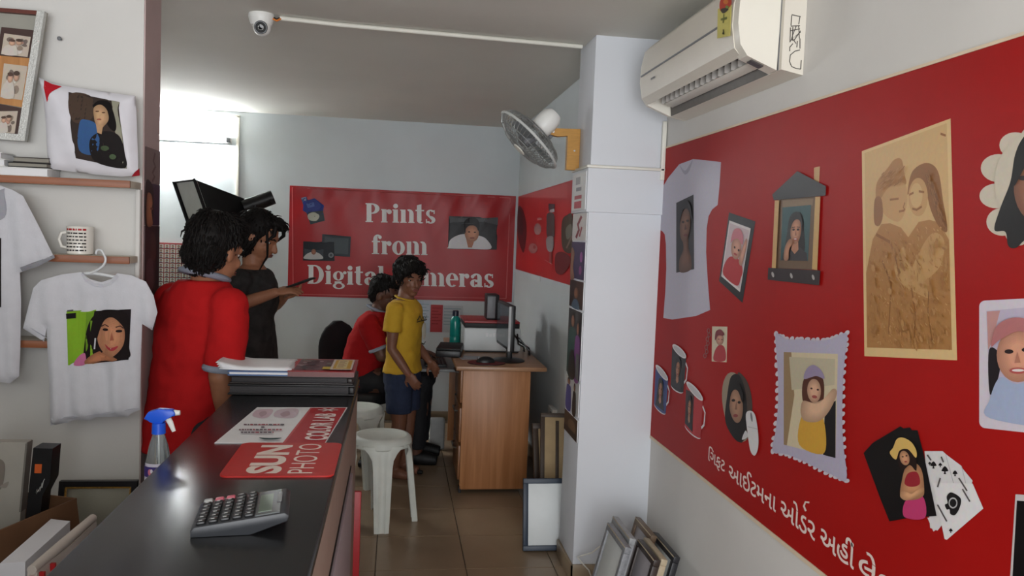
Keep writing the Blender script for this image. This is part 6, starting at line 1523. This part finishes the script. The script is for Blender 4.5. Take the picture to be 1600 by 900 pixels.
# --- woman with the phone
az = R(-12)
tor = [(0, 0, .80, .14, .115), (0, 0, .92, .125, .10), (0, .0, 1.02, .112, .088), (0, .012, 1.12, .125, .105), (0, .01, 1.2, .13, .092), (0, .0, 1.25, .115, .075), (0, 0, 1.29, .065, .055)]
m_dress = pm('dark patterned dress cloth', (38, 36, 36), .85, .5, 26, .25, 120)
Tw, Pw, hw, _ = person('person', 'person in a dark patterned dress looking down at a phone', (-.715, 4.22), az, dict(
    skin=skA, hair_m=hairm, head=(0, .035, 1.435), neck=(0, .0, 1.30), look=(R(-14), R(-24)), hk=1.0, seed=5,
    torso=tor, arms=[dict(pts=[(.145, -.01, 1.225), (.20, -.05, 1.085), (.07, .145, 1.165)], dir=(-.25, .9, .2), n=(.5, -.1, 1), curl=.75, thumb=-1, r=[.042, .034, .024], k=.92), dict(pts=[(-.145, 0, 1.225), (-.19, .03, 1.06), (-.05, .15, 1.14)], dir=(.3, .85, .25), n=(-.6, .1, -1), curl=.8, thumb=-1, r=[.042, .034, .024], k=.92)],
    legs=[[(.075, 0, .80), (.07, .02, .44), (.07, -.01, .075)], [(-.075, 0, .80), (-.07, .02, .44), (-.07, -.01, .075)]], legr=[.085, .055, .036], fk=.9,
    hair=[((0, -.03, .045), (.086, .1, .094)), ((0, -.085, -.02), (.07, .06, .09)), ((.062, -.03, -.03), (.022, .05, .09)), ((-.062, -.03, -.03), (.022, .05, .09)), ((0, .045, .1), (.06, .055, .03)), ((0, -.1, -.13), (.06, .04, .09))], tufts=900, low=-.3, side=-.2,
    strands=[([(.066, .04, .06), (.07, .075, .0), (.055, .095, -.06), (.06, .09, -.13), (.05, .085, -.18)], [.007, .006, .005, .003, .001]), ([(.05, .07, .09), (.06, .085, .05), (.068, .06, .0)], [.012, .01, .004]), ([(-.05, .07, .09), (-.06, .085, .05), (-.068, .06, .0)], [.012, .01, .004])],
    clothes=[('dress', m_dress, [(0, 0, .46, .2, .17), (0, 0, .6, .18, .15), (0, 0, .72, .162, .135)]+tor[:6]+[(0, 0, 1.275, .075, .06)], .014, [([(.14, -.005, 1.22), (.175, -.03, 1.15), (.195, -.045, 1.105)], [.058, .056, .05]), ([(-.14, 0, 1.22), (-.17, .02, 1.14), (-.188, .03, 1.08)], [.058, .056, .05])], .005, []),
             ('leggings', blackt, None, 0, [([(.075, 0, .6), (.07, .02, .44), (.07, -.01, .11)], [.075, .062, .043]), ([(-.075, 0, .6), (-.07, .02, .44), (-.07, -.01, .11)], [.075, .062, .043])], .002, [])]))
T = thing('mobile_phone', 'dark mobile phone held by the person in the dark dress', 'phone', tuple(Pw(.02, .25, 1.2)))
Mph = headframe(R(-12), R(22)); pc = Pw(.02, .255, 1.215)
MB().box(pc, (.072, .145, .009), Mph, .004, 3).build('case', m_black, T); MB().box(pc+Mph @ Vector((0, 0, .0048)), (.066, .135, .001), Mph).build('screen', pm('phone glass', (24, 26, 32), .08, .05, 10), T)
# --- person seated at the desk
az = R(-8)
tor = [(0, -.05, .47, .16, .12), (0, -.05, .56, .16, .115), (0, -.025, .68, .15, .115), (0, .0, .79, .165, .115), (0, .03, .88, .165, .105), (0, .04, .935, .13, .085), (0, .05, .965, .07, .06)]
legs = [[(.09, -.02, .53), (.11, .36, .53), (.11, .34, .075)], [(-.09, -.02, .53), (-.11, .36, .53), (-.11, .34, .075)]]
person('person', 'seated person in red polo bending to the desk behind the boy in yellow', (-.16, 5.3), az, dict(
    skin=skB, hair_m=hairm, head=(.0, .10, 1.078), neck=(0, .06, .975), look=(R(-25), R(-16)), hk=.98, seed=8, lip=(90, 50, 46),
    torso=tor, arms=[dict(pts=[(.185, .03, .90), (.20, .12, .715), (.10, .31, .705)], dir=(-.2, 1, -.1), n=(0, 0, 1), curl=.4, thumb=-1, r=[.052, .042, .03]), dict(pts=[(-.185, .03, .90), (-.21, .12, .715), (-.12, .31, .705)], dir=(.15, 1, -.1), n=(0, 0, 1), curl=.4, thumb=1, r=[.052, .042, .03])],
    legs=legs, legr=[.088, .062, .042],
    hair=[((0, -.03, .05), (.081, .092, .085)), ((0, -.06, -.005), (.072, .052, .07)), ((0, .045, .09), (.06, .05, .03))], tufts=800,
    clothes=[('shirt', redp_dim, [(0, -.05, .5, .17, .13), (0, -.05, .56, .165, .125)]+tor[2:6]+[(0, .052, .972, .064, .056)], .016, [([(.178, .03, .898), (.195, .06, .84), (.202, .1, .76)], [.07, .07, .066]), ([(-.178, .03, .898), (-.195, .06, .84), (-.21, .1, .76)], [.066, .068, .066])], .006,
              [('collar', greyc, ringpts((0, .055, .985), (0, .35, 1), .066), .016, .6), ('cuff', greyc, ringpts((.202, .1, .76), (0, .35, -.8), .06), .009, 1.3), ('cuff', greyc, ringpts((-.21, .1, .76), (0, .35, -.8), .06), .009, 1.3)]),
             ('trousers', blackt, [(0, -.06, .48, .165, .13), (0, -.06, .56, .16, .12)], .01, [([(.09, -.02, .53), (.11, .36, .53), (.11, .34, .11)], [.095, .08, .062]), ([(-.09, -.02, .53), (-.11, .36, .53), (-.11, .34, .11)], [.095, .08, .062])], .004, []),
             ('shoe', m_dark, None, 0, [([(.11, .31, .05), (.11, .4, .045), (.11, .48, .035)], [.046, .046, .034])], 0, []), ('shoe', m_dark, None, 0, [([(-.11, .31, .05), (-.11, .4, .045), (-.11, .48, .035)], [.046, .046, .034])], 0, [])]))
# --- boy in yellow
az = R(-24)
tor = [(0, 0, .60, .118, .088), (0, 0, .70, .115, .085), (0, 0, .80, .112, .082), (0, .01, .92, .122, .088), (0, .008, 1.01, .125, .08), (0, .0, 1.055, .105, .068), (0, 0, 1.085, .055, .05)]
yel = pm('yellow t-shirt cotton', (188, 148, 36), .85, .04, 24, .25, 220)
navy = pm('navy denim', (30, 40, 64), .85, .12, 60, .25, 200)
Tb, Pb, hb_, HB = person('person', 'boy in a yellow t-shirt and navy shorts standing at the desk', (.06, 4.92), az, dict(
    skin=skC, hair_m=hairm, head=(.0, .025, 1.215), neck=(0, .005, 1.095), look=(R(-62), R(-8)), hk=.96, seed=11, hroll=R(4),
    torso=tor, arms=[dict(pts=[(.135, -.005, 1.03), (.15, -.01, .80), (.125, .09, .655)], n=(1, 0, 0.1), curl=.7, thumb=1, r=[.036, .029, .022], k=.82), dict(pts=[(-.135, -.005, 1.03), (-.15, .01, .81), (-.11, .13, .70)], n=(-1, 0, .1), curl=.6, thumb=-1, r=[.036, .029, .022], k=.82)],
    legs=[[(.06, 0, .60), (.062, .015, .34), (.062, -.01, .065)], [(-.06, 0, .60), (-.062, .02, .34), (-.062, .0, .065)]], legr=[.066, .046, .031], fk=.82,
    hair=[((0, -.025, .05), (.09, .1, .092)), ((0, .045, .082), (.076, .056, .04)), ((.05, .058, .055), (.036, .032, .028)), ((-.03, .066, .06), (.05, .026, .024)), ((0, -.06, -.01), (.08, .055, .065)), ((.072, .0, .02), (.02, .045, .045)), ((-.072, .0, .02), (.02, .045, .045))], tufts=1100, fringe=.03, side=-.03,
    clothes=[('shirt', yel, [(0, 0, .645, .128, .098)]+[r for r in tor[1:6]]+[(0, 0, 1.085, .058, .052)], .014, [([(.13, -.005, 1.026), (.148, -.008, .97), (.152, -.01, .9)], [.054, .056, .058]), ([(-.13, -.005, 1.026), (-.148, -.005, .97), (-.152, .0, .9)], [.05, .054, .058])], .006,
              [('neck_band', yel, ringpts((0, .004, 1.093), (0, .2, 1), .061), .008, .7)]),
             ('shorts', navy, [(0, 0, .58, .122, .095), (0, 0, .66, .12, .092)], .012, [([(.06, 0, .60), (.064, .01, .5), (.066, .012, .40)], [.085, .082, .078]), ([(-.06, 0, .60), (-.064, .01, .5), (-.066, .014, .40)], [.085, .082, .078])], .004, []),
             ('sandal', m_dark, None, 0, [([(.062, -.04, .018), (.062, .04, .016), (.062, .12, .014)], [.016, .018, .014])], 0, []), ('sandal', m_dark, None, 0, [([(-.062, -.03, .018), (-.062, .05, .016), (-.062, .13, .014)], [.016, .018, .014])], 0, [])]))
# lettering and figure printed on the boy's chest: wrapped on the shirt front
def onchest(u, v, l):
    a = u/.14
    return Pb(.155*math.sin(a)*-1, .004+.128*math.cos(a)+l, .92+v)
L = [((60, 60, 44), line([(-.07, .05), (-.05, .075), (-.035, .05), (-.02, .07), (-.005, .05)], .008)), ((60, 60, 44), line([(0, .07), (.02, .05), (.03, .072), (.05, .05)], .008)), ((60, 60, 44), line([(-.075, .04), (.06, .043)], .006)),
     ((206, 206, 190), spl([(-.03, .0), (-.01, .03), (.025, .02), (.03, -.02), (.02, -.06), (-.01, -.07), (-.025, -.04)])), ((60, 60, 44), line([(-.03, -.09), (0, -.1), (.03, -.088)], .008))]
prints('chest_print', Tb, [(c, [(x, y) for x, y in p]) for c, p in L], onchest, mat=PRINTF, dense=.012)
